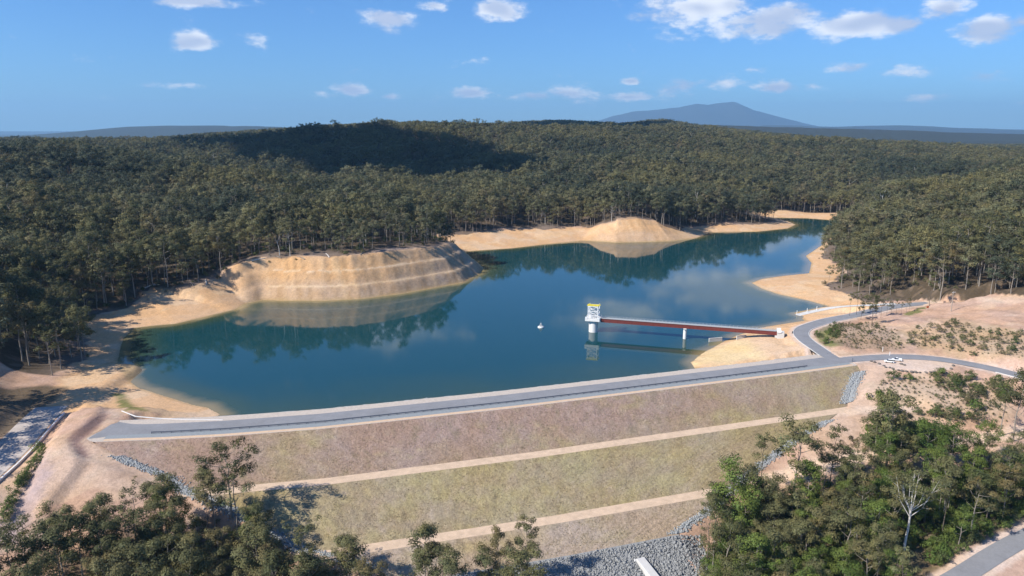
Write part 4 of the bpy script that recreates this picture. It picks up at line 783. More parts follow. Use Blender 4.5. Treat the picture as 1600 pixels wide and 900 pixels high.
# ------------------------------------------------------------------ vehicles
def vehicle(loc, rz, label, kind):
    r_ = empty('parked_car' if kind == 'wagon' else 'parked_utility', loc, rz); tag(r_, label, 'car')
    prof = [(-2.5,.45),(-2.5,1.0),(-2.4,1.12),(1.2,1.18),(2.3,1.05),(2.5,.85),(2.5,.45)]
    b_ = bmesh.new()
    def ext(pr, w_):
        vs_ = [[b_.verts.new((x, s_*w_, z)) for x, z in pr] for s_ in (-1,1)]
        b_.faces.new(vs_[0][::-1]); b_.faces.new(vs_[1])
        n = len(pr)
        for i in range(n): b_.faces.new((vs_[0][i], vs_[0][(i+1)%n], vs_[1][(i+1)%n], vs_[1][i]))
    ext(prof, .95); me = bpy.data.meshes.new('body'); bmesh.ops.recalc_face_normals(b_, faces=b_.faces); bmesh.ops.bevel(b_, geom=b_.edges[:], offset=.06, segments=2, affect='EDGES'); b_.to_mesh(me); b_.free()
    link('body', me, r_, mats=[MAT['white']])
    back = -2.35 if kind == 'wagon' else -.6
    cabp = [(back,1.12),(back+.15,1.85),(.35,1.88),(1.25,1.15)]
    b_ = bmesh.new(); ext(cabp, .84); me = bpy.data.meshes.new('cabin'); bmesh.ops.recalc_face_normals(b_, faces=b_.faces); b_.to_mesh(me); b_.free()
    link('window_glass', me, r_, mats=[MAT['glass']])
    MB().box(((back+.5)/2,0,1.9),(.5-back-.05,1.6,.1)).build('roof', MAT['white'], r_, .03)
    if kind != 'wagon':
        MB().box((-1.55,.9,1.3),(1.8,.06,.4)).box((-1.55,-.9,1.3),(1.8,.06,.4)).box((-2.45,0,1.3),(.06,1.8,.4)).build('tray', MAT['white'], r_)
    for sx in (-1.55,1.5):
        for sy in (-.9,.9): MB().tube((sx,sy-.12,.37),(sx,sy+.12,.37),.37,n=16).build('wheel', MAT['black'], r_)
    for sy in (-.7,.7): MB().box((2.47,sy,.85),(.1,.4,.18)).build('headlight', MAT['steel'], r_)
    return r_
for (cx,cy,rz,lab,kind) in VEH: vehicle((cx,cy,h1(cx,cy)+.02), rz, lab, kind)

# ------------------------------------------------------------------ boulders edging the turning area
def boulder_mesh(seed):
    b_ = bmesh.new(); bmesh.ops.create_icosphere(b_, subdivisions=1, radius=1); rr = random.Random(seed)
    for v_ in b_.verts: v_.co *= rr.uniform(.72,1.15); v_.co.z *= .75
    me = bpy.data.meshes.new('boulder'); b_.to_mesh(me); b_.free(); me.materials.append(MAT['boulder']); return me
bms = [boulder_mesh(k) for k in range(5)]
for k, (bx, by) in enumerate(BOULDERS):
    s_ = .75+.35*random.random(); o = bpy.data.objects.new('boulder', bms[k%5]); COL.objects.link(o)
    o.location = (bx, by, h1(bx,by)+.35*s_); o.scale = (s_*1.15,s_,s_); o.rotation_euler = (0,0,random.uniform(0,6))
    tag(o, 'one of the dark boulders edging the gravel turning area', 'boulder', 'boulders edging the turning area')
# posts and poles
for (x_, y_, hgt, lab, mt, r__) in POSTS:
    z_ = h1(x_, y_); mb = MB().tube((0,0,-.4),(0,0,hgt),r__,r__*.85,10).lathe((0,0,hgt),[(r__*.9,0),(r__*.5,r__*.6)],10)
    tag(mb.build('marker_post', MAT[mt], None, 0, (x_,y_,z_)), lab, 'post')
for (x_, y_, hgt, lab) in POLES:
    p_ = empty('power_pole', (x_,y_,h1(x_,y_)), .5); tag(p_, lab, 'pole')
    MB().tube((0,0,-1),(0,0,hgt),.30,.2,10).build('pole', MAT['wood'], p_)
    MB().box((0,-.25,hgt-.9),(3.4,.22,.26)).box((0,-.25,hgt-2.3),(2.6,.2,.24)).build('crossarm', MAT['wood'], p_)
    for k in (-1.5,-.6,.6,1.5): MB().lathe((k,-.25,hgt-.77),[(.09,0),(.15,.1),(.09,.2),(.14,.3),(.05,.4)],10).build('insulator', MAT['white'], p_)
x_, y_ = ORANGE; tr_ = empty('warning_sign', (x_,y_,h1(x_,y_)), .4); tag(tr_, 'small orange warning panel on the bare track by the forest edge', 'sign')
MB().box((0,0,1.9),(2.4,.08,1.5)).build('panel', MAT['orange'], tr_, .02)
for s_ in (-.9,.9): MB().tube((s_,.08,-.3),(s_,.08,2.5),.07).build('leg', MAT['steel'], tr_)

# ------------------------------------------------------------------ trees: tapered trunk and limbs, foliage in clumps of leaf-sized faces
def gen_tree(seed, H=28., spread=.20, cbase=.45, limbs=8, sub=2, leaves=3500, leaf=.5, clump=2.4, lean=.03, r0=.36, fork=False, flat=.62, sides=7, bare=0.):
    rng = np.random.RandomState(seed); V = []; Fc = []
    def limb(pts, ra, rb, n=None):
        n = n or sides; pts = [Vector(p) for p in pts]; b = len(V); k = len(pts)
        for i, p in enumerate(pts):
            d = (pts[min(i+1,k-1)]-pts[max(i-1,0)]).normalized(); a = d.orthogonal().normalized(); c = d.cross(a); r = ra+(rb-ra)*i/(k-1)
            for j in range(n):
                t_ = 2*math.pi*j/n; V.append(p+a*math.cos(t_)*r+c*math.sin(t_)*r)
        for i in range(k-1):
            for j in range(n): Fc.append((b+i*n+j, b+i*n+(j+1)%n, b+(i+1)*n+(j+1)%n, b+(i+1)*n+j))
    az = rng.uniform(0, 6.28); tip = Vector((math.cos(az), math.sin(az), 0))*lean*H
    wob = [Vector((rng.normal(0,.012), rng.normal(0,.012), 0))*H for _ in range(7)]
    top = .60 if fork else .92
    def trunk_at(f): 
        g = f*6; i = min(int(g), 5); w_ = wob[i]*(1-(g-i))+wob[i+1]*(g-i)
        return Vector((0,0,f*H))+tip*f*f*1.5+w_*min(1, f*3)
    limb([trunk_at(top*i/7.) for i in range(8)], r0, r0*(.55 if fork else .16))
    cl = []
    nl = limbs
    for k in range(nl):
        f = cbase+(.52 if not fork else .14)*(k+.5)/nl*(1 if not fork else 1); f = min(f+rng.uniform(-.03,.03), top)
        if fork: f = top*rng.uniform(.78, 1.0)
        p0 = trunk_at(f); a = k*2.4+rng.uniform(-.5,.5)
        reach = H*spread*rng.uniform(.55,1.1)*(1.0 if k < nl*.7 else .6)
        zt = H*min(.97, (f+rng.uniform(.08,.24)) if not fork else rng.uniform(.74,.98))
        p1 = Vector((p0.x+math.cos(a)*reach, p0.y+math.sin(a)*reach, zt))
        mid = p0.lerp(p1, .5)+Vector((math.cos(a), math.sin(a), 0))*reach*.12-Vector((0,0,(zt-p0.z)*.12))
        rl = r0*(.42 if not fork else .36)*(1-.4*f)
        limb([p0, p0.lerp(mid,.6), mid, mid.lerp(p1,.6), p1], rl, rl*.22, max(4, sides-2))
        cl.append((p1, clump*rng.uniform(.75,1.2)))
        for q in range(sub):
            s0 = mid.lerp(p1, rng.uniform(.0,.7)); a2 = a+rng.uniform(-1.4,1.4)
            s1 = s0+Vector((math.cos(a2)*reach*.5, math.sin(a2)*reach*.5, rng.uniform(.02,.12)*H))
            limb([s0, s0.lerp(s1,.5)+Vector((0,0,-.15)), s1], rl*.35, rl*.1, 4)
            cl.append((s1, clump*rng.uniform(.55,1.0)))
    if not fork: cl.append((trunk_at(.95), clump*.9)); cl.append((trunk_at(.86), clump*.9))
    if bare: cl = [c for c in cl if rng.uniform() > bare]
    tot = sum(r*r for _, r in cl); LV = []; LT = []
    for c, r in cl:
        n = max(4, int(leaves*r*r/tot)); d = rng.normal(size=(n,3)); d[:,2] = d[:,2]*.9+.35; d /= np.linalg.norm(d, axis=1)[:,None]
        # uneven clump outline: lobes
        lob = 1+.28*np.sin(d[:,0]*3.1+c.x*1.7)*np.cos(d[:,1]*3.7+c.y)+.22*np.sin(d[:,2]*5+c.z)
        rad = r*lob*rng.uniform(.35,1.0,n)**.5
        p = np.array(c)+d*rad[:,None]*np.array((1,1,flat))
        cd_ = p-np.array((0,0,H*.62)); cd_ /= np.linalg.norm(cd_, axis=1)[:,None]+.01
        nr = d*.7+cd_*.55+np.array((0,0,.22))+rng.normal(0,.26,(n,3)); nr /= np.linalg.norm(nr, axis=1)[:,None]
        t1 = np.cross(nr, rng.normal(size=(n,3))); t1 /= np.linalg.norm(t1, axis=1)[:,None]; t2 = np.cross(nr, t1)
        L = leaf*rng.uniform(.6,1.35,n)[:,None]; W = L*rng.uniform(.38,.7,n)[:,None]
        LV.append(np.stack([p-t1*L*.5, p-t2*W*.5, p+t1*L*.5, p+t2*W*.5], 1))
        base = rng.normal(1,.14); tn = np.clip(base+rng.normal(0,.12,n), .55, 1.6)
        warm = rng.normal(0,.05); LT.append(np.stack([tn*(1+warm), tn, tn*(1-warm), np.ones(n)], 1))
    LV = np.concatenate(LV).reshape(-1,3); LT = np.repeat(np.concatenate(LT), 4, 0)
    return np.array([tuple(v) for v in V]), np.array(Fc), LV, np.arange(len(LV)).reshape(-1,4), LT
def crown_mesh(name, LV, LF, LT, mt):
    me = mesh_np(name, LV, LF); ca = me.color_attributes.new('tint', 'FLOAT_COLOR', 'POINT'); ca.data.foreach_set('color', LT.astype(np.float32).ravel()); me.materials.append(mt); return me
PROTO = {}
def proto(key, leafm, barkm, **kw):
    V, Fc, LV, LF, LT = gen_tree(**kw)
    tm = mesh_np('trunk', V, Fc, True); tm.materials.append(MAT[barkm])
    PROTO.setdefault(key, []).append((tm, crown_mesh('crown', LV, LF, LT, MAT[leafm]), kw.get('H', 28.)))
for k in range(3): proto('dense', 'leaf', 'bark', seed=10+k, spread=.23, cbase=.36, limbs=10, sub=3, leaves=5200, leaf=.62, clump=2.7)
for k in range(3): proto('sparse', 'leaf', 'bark', seed=20+k, spread=.22, cbase=.42, limbs=8, sub=2, leaves=2300, leaf=.58, clump=1.9)
for k in range(2): proto('slim', 'leaf', 'bark_dark', seed=30+k, spread=.11, cbase=.50, limbs=8, sub=1, leaves=1700, leaf=.55, clump=1.7, r0=.24)
for k in range(3): proto('green', 'leaf_green', 'bark_dark', seed=40+k, spread=.26, cbase=.22, limbs=11, sub=3, leaves=5200, leaf=.62, clump=3.0)
proto('broad', 'leaf', 'bark', seed=45, spread=.30, cbase=.38, limbs=11, sub=3, leaves=4800, leaf=.58, clump=2.3, r0=.4)
proto('pale', 'leaf', 'bark_white', seed=51, spread=.20, limbs=11, sub=3, leaves=3600, leaf=.5, clump=1.9, fork=True, cbase=.5, r0=.42, lean=.02)
proto('deadpale', 'leaf', 'bark_white', seed=56, spread=.14, limbs=6, sub=1, leaves=500, leaf=.6, clump=1.6, fork=True, cbase=.5, r0=.5, lean=.12)
for k in range(2): proto('tall', 'leaf', 'bark', seed=60+k, spread=.15, cbase=.34, limbs=12, sub=2, leaves=4600, leaf=.6, clump=2.4, r0=.34)
for k in range(3): proto('verdant', 'leaf_green', 'bark', seed=65+k, spread=.20, cbase=.36, limbs=11, sub=3, leaves=4800, leaf=.6, clump=2.6, r0=.32)
for k in range(2): proto('dark', 'leaf', 'bark_dark', seed=70+k, spread=.12, cbase=.28, limbs=12, sub=2, leaves=4200, leaf=.5, clump=1.7, r0=.26)
def shrub_proto(key, leafm, seed, leaves, H=4., **kw):
    V, Fc, LV, LF, LT = gen_tree(seed=seed, H=H, spread=.42, cbase=.12, limbs=9, sub=2, leaves=leaves, leaf=.42, clump=.95, lean=.02, r0=.09, flat=.85, sides=5)
    tm = mesh_np('stem', V, Fc, True); tm.materials.append(MAT['bark_dark'])
    PROTO.setdefault(key, []).append((tm, crown_mesh('foliage', LV, LF, LT, MAT[leafm]), H))
for k in range(4): shrub_proto('shrub', 'leaf_shrub', 80+k, 620)
for k in range(3): shrub_proto('lush', 'leaf_green', 90+k, 700)
for k in range(2): shrub_proto('scrub', 'leaf', 95+k, 380)

def plant(name, pname, cname, key, x, y, h, label, cat, group=None, k=None, zoff=0., wide=1.0):
    tm, cm, H0 = PROTO[key][(k if k is not None else random.randrange(99)) % len(PROTO[key])]
    r_ = bpy.data.objects.new(name, None); COL.objects.link(r_)
    r_.location = (x, y, float(surf(x, y)[0])-.15+zoff); s_ = h/H0; r_.scale = (s_*wide, s_*wide, s_); r_.rotation_euler = (0, 0, random.uniform(0, 6.28))
    for nm, me in ((pname, tm), (cname, cm)):
        o = bpy.data.objects.new(nm, me); COL.objects.link(o); o.parent = r_
    LOOK = {'dense':'dense olive gum','sparse':'open-crowned gum','slim':'slim airy gum','green':'bright green leafy tree','verdant':'fresh green gum','broad':'broad gum','tall':'long-crowned gum','dark':'dark narrow gum','shrub':'green shrub','lush':'bright green bush','scrub':'dull olive shrub'}
    r_['size'] = float(h); r_['look'] = LOOK.get(key, 'gum')
    return tag(r_, label, cat, group)
def scatter(zone, spacing, seed, jit=.45):
    rng = np.random.RandomState(seed); out = []
    for P in ZONES[zone]:
        xs = [p[0] for p in P]; ys = [p[1] for p in P]
        X, Y = np.meshgrid(np.arange(min(xs), max(xs), spacing), np.arange(min(ys), max(ys), spacing))
        X = X.ravel()+rng.uniform(-jit, jit, X.size)*spacing; Y = Y.ravel()+rng.uniform(-jit, jit, Y.size)*spacing
        m = inside(X, Y, P); out += list(zip(X[m], Y[m]))
    return out
CP, SP = math.cos(R(12.1)), math.sin(R(12.1))
def view(x, y, z):
    """share of the frame: column and row (0..1) of a point, to leave out what no picture of the place shows"""
    zz = z-CAM_Z; d = y*CP-zz*SP; u = y*SP+zz*CP
    return .5+1143/1600.*x/d, .5-1143/900.*u/d, d
ntree = 0
for (x, y, h, style, lab) in SPECIAL:
    plant('eucalyptus_tree', 'trunk', 'crown', style, x, y, h, lab, 'tree', k=0 if style in ('pale','deadpale') else None, wide=1.0); ntree += 1
def stand(zone, spacing, seed, styles, hr, lab, group, edge=0):
    global ntree
    rng = random.Random(seed); sp_ = [s for s in SPECIAL]
    for x, y in scatter(zone, spacing, seed):
        h = rng.uniform(*hr); z = float(surf(x, y)[0]); c_, r_, d_ = view(x, y, z+h)
        if not (-.04 < c_ < 1.05) or r_ > 1.0: continue
        if any(abs(x-q[0]) < 9 and -24 < y-q[1] < 6 for q in SPECIAL[:1]) or any(math.hypot(x-q[0], y-q[1]) < 4 for q in SPECIAL): continue
        st = rng.choice(styles)
        plant('eucalyptus_tree', 'trunk', 'crown', st, x, y, h*(.8 if st == 'green' else 1), lab, 'tree', group); ntree += 1
stand('forest_fl', 8.4, 11, ['dense','dense','sparse','dense','tall','green'], (18, 29), 'olive gum in the dense lower left stand in front of the dam', 'gums in the lower left stand')
stand('forest_fr', 8.2, 12, ['dense','green','sparse','tall','verdant','verdant','green','sparse','slim'], (17, 29), 'green gum in the thick lower right stand beside the corner road', 'gums in the lower right stand')

# shrubs one can count
def shrubs(zone, spacing, seed, keys, hr, label, group, cap=80, clumpy=0.):
    rng = random.Random(seed); pts = scatter(zone, spacing, seed); rng.shuffle(pts)
    if clumpy: pts = [p for p in pts if float(fbm(np.array([p[0]/11.]), np.array([p[1]/11.]), 2, seed)[0]) > clumpy-.25]
    for x, y in pts[:cap]:
        plant('shrub', 'stem', 'foliage', rng.choice(keys), x, y, rng.uniform(*hr), label, 'shrub', group, wide=rng.uniform(.9,1.4))
shrubs('shrub_a', 5.2, 21, ['shrub','lush','shrub','scrub'], (2.5, 6.5), 'green shrub on the sandy slope below the gravel turning area', 'shrubs below the turning area', 80, .1)
shrubs('shrub_b', 4.6, 22, ['shrub','lush','shrub'], (6, 11), 'tall bushy shrub in the thicket above the sandy lower track', 'thicket above the sandy track', 40)
shrubs('shrub_c', 5.5, 23, ['scrub','scrub','shrub'], (1.2, 2.8), 'low brownish shrub on the mound inside the curved branch road', 'low shrubs inside the road curve', 40)
shrubs('green_a', 3.4, 24, ['lush','shrub'], (1.6, 3.2), 'bright green bush lining the inside of the curved branch road', 'bright bushes along the road curve', 26)
shrubs('shrub_d', 6.0, 25, ['shrub','scrub','scrub'], (1.6, 4.2), 'scattered shrub on the bare pink hillside above the access road', 'shrubs on the bare hillside', 90, .0)
for k, (x, y) in enumerate(ROW): plant('shrub', 'stem', 'foliage', 'lush', x, y, 2.6+1.6*random.random(), 'green bush in the row along the grey slope beside the spillway', 'shrub', 'bushes beside the spillway', wide=1.3)
for k, (x, y, h) in enumerate(ROADTREES):
    plant('eucalyptus_tree', 'trunk', 'crown', ('slim','slim','sparse','dark')[k % 4], x, y, h, 'thin gum in the line between the branch road and the boat ramp', 'tree', 'gums between branch road and boat ramp'); ntree += 1

# ------------------------------------------------------------------ the forest on the hills
rng = np.random.RandomState(77); PX = []; PY = []
for y0, y1, sp_ in ((380, 1300, 10.2), (1300, 2450, 11.6)):
    X, Y = np.meshgrid(np.arange(-2000, 2000, sp_), np.arange(y0, y1, sp_))
    X = X.ravel()+rng.uniform(-.48,.48,X.size)*sp_; Y = Y.ravel()+rng.uniform(-.48,.48,Y.size)*sp_
    m = np.abs(X) < .735*Y+45; PX.append(X[m]); PY.append(Y[m])
PX = np.concatenate(PX); PY = np.concatenate(PY)
m = is_forest(PX, PY); PX, PY = PX[m], PY[m]
ox, oy = np.array(scatter('forest_out', 11., 66)).T; PX = np.concatenate([PX, ox]); PY = np.concatenate([PY, oy])
m = rng.uniform(size=PX.size) < np.clip(.90+.45*fbm(PX/45., PY/45., 2, 91), .4, 1); PX, PY = PX[m], PY[m]
ld, lp = lake_sd(PX, PY); PZ = height(PX, PY)
HT = np.clip(rng.normal(30, 6, PX.size)*(1+.16*fbm(PX/70., PY/70., 2, 19)), 15, 46)*(1-.25*(ld < lp[:,1]+14)*rng.uniform(size=PX.size)); HT *= 1-.12*smooth(1200, 2000, PY)
on_spur = (lp[:,2] > .5) & (ld < 75); HT[on_spur] *= .85
# leave out what lies wholly behind nearer hills
def visible(x, y, ztop, gfun):
    az_ = np.arctan2(x, y); dist = np.hypot(x, y); nb = 420; ab = np.clip(((az_+.75)/1.5*nb).astype(int), 0, nb-1)
    ds = np.arange(380, 5200, 20.); A = (np.arange(nb)+.5)/nb*1.5-.75
    hh = gfun(np.sin(A)[:,None]*ds, np.cos(A)[:,None]*ds)
    ang_ = (hh+10-CAM_Z)/ds[None]; run = np.maximum.accumulate(ang_, 1)
    db = np.clip(((dist-380-70)/20).astype(int), 0, len(ds)-1)
    return (ztop-CAM_Z)/dist > run[ab, db]-.002
def gsafe(x, y): return height(x.ravel(), y.ravel()).reshape(x.shape)
m = visible(PX, PY, PZ+HT, gsafe) | (PY < 900); PX, PY, PZ, HT = PX[m], PY[m], PZ[m], HT[m]
# the ones that show largest stand as trees of their own
c_, r_, d_ = view(PX, PY, PZ+HT*.7); score = np.where((c_ > 0) & (c_ < 1) & (r_ < 1), HT/d_, 0)
ld, lp = lake_sd(PX, PY); score = score*(1+.35*(ld < lp[:,1]+16))
take = np.argsort(-score)[:max(0, 300-ntree)]
own = np.zeros(PX.size, bool); own[take] = True
for i in take:
    px_ = c_[i]*1600; x, y = PX[i], PY[i]
    if x > 120:   lab, gp_ = ('tall pale-trunked gum at the front of the right bank forest', 'gums fronting the right bank forest')
    elif px_ < 150: lab, gp_ = ('shaded gum at the left edge forest above the spillway', 'gums at the left edge')
    elif y < 640 and px_ < 420: lab, gp_ = ('tall gum at the forest front behind the left sandy beach', 'gums behind the left beach')
    else: lab, gp_ = ('slender gum along the top of the left terraced cliff', 'gums above the left cliff')
    plant('eucalyptus_tree', 'trunk', 'crown', ('dense','sparse','sparse','tall')[i % 4], x, y, HT[i], lab, 'tree', gp_)
lib = bpy.data.collections.new('forest_kinds')            # kept out of the scene: only the forest refers to it
NV = 8
for k in range(NV):
    V, Fc, LV, LF, LT = gen_tree(seed=120+k, H=28., spread=(.21,.24,.18,.26)[k % 4], cbase=.38, limbs=9, sub=2, leaves=(1500,1400,1100,1650)[k % 4], leaf=.98, clump=(2.7,3.0,2.4,3.1)[k % 4], sides=4, bare=.75 if k == NV-1 else 0)
    allV = np.concatenate([V, LV]); allF = np.concatenate([Fc, LF+len(V)])
    me = mesh_np('forest_tree', allV, allF, False, np.concatenate([np.zeros(len(Fc), int), np.ones(len(LF), int)]))
    ca = me.color_attributes.new('tint', 'FLOAT_COLOR', 'POINT'); ca.data.foreach_set('color', np.concatenate([np.ones((len(V),4)), LT]).astype(np.float32).ravel())
    me.materials.append(MAT['bark_white' if k == NV-1 else 'bark']); me.materials.append(MAT['leaf_forest'])
    o = bpy.data.objects.new('kind_%02d' % k, me); lib.objects.link(o)
for k in range(4):                                         # patches of canopy for the farthest slopes
    rs = np.random.RandomState(300+k); VV = []; TT = []
    for q in range(11):
        _, _, LV, LF, LT = gen_tree(seed=400+k*20+q, H=28., spread=.22, cbase=.4, limbs=6, sub=1, leaves=70, leaf=3.0, clump=3.0, sides=3)
        VV.append(LV*np.array((1,1,rs.uniform(.75,1.05)))+np.array((rs.uniform(-19,19), rs.uniform(-19,19), 0))); TT.append(LT)
    LV = np.concatenate(VV); me = crown_mesh('canopy_patch', LV, np.arange(len(LV)).reshape(-1,4), np.concatenate(TT), MAT['leaf_forest'])
    o = bpy.data.objects.new('kind_%02d' % (NV+k), me); lib.objects.link(o)
UK = []
for k in range(4):
    tm, cm, H0 = PROTO[('shrub','lush','scrub','shrub')[k]][k % 2]; o = bpy.data.objects.new('kind_%02d' % (NV+4+k), cm); lib.objects.link(o)
# far patches
X, Y = np.meshgrid(np.arange(-4200, 4200, 24.), np.arange(2420, 4300, 24.)); X = X.ravel()+rng.uniform(-9,9,X.size); Y = Y.ravel()+rng.uniform(-9,9,Y.size)
m = np.abs(X) < .73*Y+60; X, Y = X[m], Y[m]; Zf = height(X, Y); m = visible(X, Y, Zf+26, gsafe); FX, FY, FZ = X[m], Y[m], Zf[m]
def point_field(name, x, y, z, sc, var, label, cat):
    me = bpy.data.meshes.new(name); me.vertices.add(len(x)); me.vertices.foreach_set('co', np.stack([x,y,z],1).astype(np.float32).ravel())
    st_ = np.clip(.5+.33*fbm(x/90., y/120., 3, 17)+rng.normal(0,.10,len(x)), 0, 1)
    for nm, typ, val in (('stand','FLOAT',st_.astype(np.float32)), ('rot','FLOAT',rng.uniform(0,6.28,len(x)).astype(np.float32)), ('scl','FLOAT',sc.astype(np.float32)), ('var','INT',var.astype(np.int32))):
        a_ = me.attributes.new(nm, typ, 'POINT'); a_.data.foreach_set('value', val)
    o = link(name, me); tag(o, label, cat, kind='stuff')
    g = bpy.data.node_groups.new(name, 'GeometryNodeTree')
    g.interface.new_socket('Geometry', in_out='INPUT', socket_type='NodeSocketGeometry'); g.interface.new_socket('Geometry', in_out='OUTPUT', socket_type='NodeSocketGeometry')
    gi = g.nodes.new('NodeGroupInput'); go = g.nodes.new('NodeGroupOutput')
    ci = g.nodes.new('GeometryNodeCollectionInfo'); ci.inputs['Collection'].default_value = lib; ci.inputs['Separate Children'].default_value = True; ci.inputs['Reset Children'].default_value = True
    ip = g.nodes.new('GeometryNodeInstanceOnPoints'); ip.inputs['Pick Instance'].default_value = True
    m2p = g.nodes.new('GeometryNodeMeshToPoints')
    def named(nm, dt):
        n = g.nodes.new('GeometryNodeInputNamedAttribute'); n.data_type = dt; n.inputs['Name'].default_value = nm; return n.outputs['Attribute']
    cx = g.nodes.new('ShaderNodeCombineXYZ'); g.links.new(named('rot','FLOAT'), cx.inputs[2])
    g.links.new(gi.outputs[0], m2p.inputs['Mesh']); g.links.new(m2p.outputs[0], ip.inputs['Points']); g.links.new(ci.outputs[0], ip.inputs['Instance'])
    g.links.new(named('var','INT'), ip.inputs['Instance Index']); g.links.new(cx.outputs[0], ip.inputs['Rotation']); g.links.new(named('scl','FLOAT'), ip.inputs['Scale'])
    g.links.new(ip.outputs[0], go.inputs[0]); md = o.modifiers.new('trees', 'NODES'); md.node_group = g; return o
k_ = ~own
fx2 = np.concatenate([PX[k_], FX]); fy2 = np.concatenate([PY[k_], FY]); fz2 = np.concatenate([PZ[k_]-.2, FZ-2])
sc2 = np.concatenate([HT[k_]/28., rng.uniform(.85,1.1,FX.size)]); va2 = np.concatenate([np.where(rng.uniform(size=k_.sum()) < .025, NV-1, rng.randint(0,NV-1,k_.sum())), NV+rng.randint(0,4,FX.size)])
point_field('eucalypt_forest', fx2, fy2, fz2, sc2, va2, 'grey-green eucalypt forest covering the hills round the reservoir', 'forest')
print('TREES', ntree, len(take), k_.sum(), FX.size)
# undergrowth below the near stands and along the forest front
ux, uy, us_, uv_ = [], [], [], []
for z_, sp_, hr, kinds in (('forest_fl', 3.6, (1.2, 4.5), (2,2,0,1)), ('forest_fr', 3.0, (1.5, 5.5), (1,1,0,1)), ('shrub_a', 2.6, (.5, 1.7), (0,2,2,0)), ('shrub_b', 3.0, (1, 3), (0,1,0,3)), ('shrub_c', 2.2, (.4, 1.3), (2,2,0,2)), ('shrub_d', 2.6, (.3, 1.2), (2,0,2,2))):
    for x, y in scatter(z_, sp_, 55):
        if any(abs(x-q[0]) < 6 and -18 < y-q[1] < 3 for q in SPECIAL[:1]): continue
        ux.append(x); uy.append(y); us_.append(rng.uniform(*hr)/4.); uv_.append(NV+4+kinds[rng.randint(4)])
m = (ld < lp[:,1]+60) & (PY < 900) & (PY > 420)
for i in np.where(m)[0]:
    for q in range(2):
        ux.append(PX[i]+rng.uniform(-6,6)); uy.append(PY[i]+rng.uniform(-6,6)); us_.append(rng.uniform(1.5,5)/4.); uv_.append(NV+4+(2,0,2,3)[rng.randint(4)])
ux, uy = np.array(ux), np.array(uy); uz = surf(ux, uy)-.1
mm = uz > -60; ldu, lpu = lake_sd(ux, uy); mm &= (ldu > 8)
# rows of low weeds on the left bench and the bare slopes
tv = []; tt = []; trs = np.random.RandomState(8)
for k in range(3):                                         # dry grass tufts on the dam faces
    nb_ = 9; a_ = trs.uniform(0, 6.28, nb_); r_ = trs.uniform(.05,.4,nb_); hh_ = trs.uniform(.35,.8,nb_)
    p0 = np.stack([np.cos(a_)*r_, np.sin(a_)*r_, np.zeros(nb_)-.05], 1); out_ = np.stack([np.cos(a_), np.sin(a_), np.zeros(nb_)], 1); sd_ = np.stack([-np.sin(a_), np.cos(a_), np.zeros(nb_)], 1)*.12
    top_ = p0+out_*.28+np.stack([np.zeros(nb_), np.zeros(nb_), hh_], 1)
    LV = np.stack([p0-sd_, p0+sd_, top_+sd_*.6, top_-sd_*.6], 1).reshape(-1,3); b__ = (.8,1.0,1.2)[k]
    me = crown_mesh('grass_tuft', LV, np.arange(len(LV)).reshape(-1,4), np.full((len(LV),4), b__), MAT['straw']); o = bpy.data.objects.new('kind_%02d' % (NV+8+k), me); lib.objects.link(o)
gu, gv = [], []
for v0, v1, n__ in ((286.5, 310, 11000), (253, 279.5, 10000), (234, 246, 3500)):
    v = rng.uniform(v0, v1, n__); gv.append(v); gu.append(uL(v)+1+(uR(v)-uL(v)-2)*rng.uniform(0, 1, n__))
gu = np.concatenate(gu); gv = np.concatenate(gv); k__ = .35*fbm(gu/7., gv/5., 2, 99)+rng.uniform(-.8,.8,gu.size) > -.5; gu, gv = gu[k__], gv[k__]
x_, y_ = from_uv(gu, gv); point_field('dry_grass', x_, y_, dam_z(gv), rng.uniform(.15,.42,gu.size), NV+8+rng.randint(0,3,gu.size), 'dry tussock grass on the stepped dam faces', 'grass')
point_field('undergrowth', ux[mm], uy[mm], uz[mm], np.array(us_)[mm], np.array(uv_)[mm], 'low shrubs and undergrowth below the gums', 'undergrowth')

# every gum and shrub of a group is told by its look and its place, counted from the left
ONES = 'first second third fourth fifth sixth seventh eighth ninth tenth eleventh twelfth thirteenth fourteenth fifteenth sixteenth seventeenth eighteenth nineteenth'.split()
TENS = {2:'twent',3:'thirt',4:'fort',5:'fift',6:'sixt',7:'sevent',8:'eight',9:'ninet'}
def ordinal(n):
    if n > 99: return 'hundred-and-'+ordinal(n-100) if n > 100 else 'hundredth'
    if n < 20: return ONES[n-1]
    return TENS[n//10]+('ieth' if n % 10 == 0 else 'y-'+ONES[n % 10-1])
GR_ = {}
for o in scene.objects:
    if o.parent is None and o.type == 'EMPTY' and 'group' in o and o.name.split('.')[0] in ('eucalyptus_tree','shrub'): GR_.setdefault(o['group'], []).append(o)
for g_, L_ in GR_.items():
    L_.sort(key=lambda o: view(o.location.x, o.location.y, o.location.z)[0])
    hs = sorted(o['size'] for o in L_)
    for k, o in enumerate(L_):
        s_ = 'short' if o['size'] < hs[len(hs)//3] else 'tall' if o['size'] > hs[2*len(hs)//3] else 'middling'
        o['label'] = '%s %s, %s from left among the %s' % (s_, o['look'], ordinal(k+1), g_)
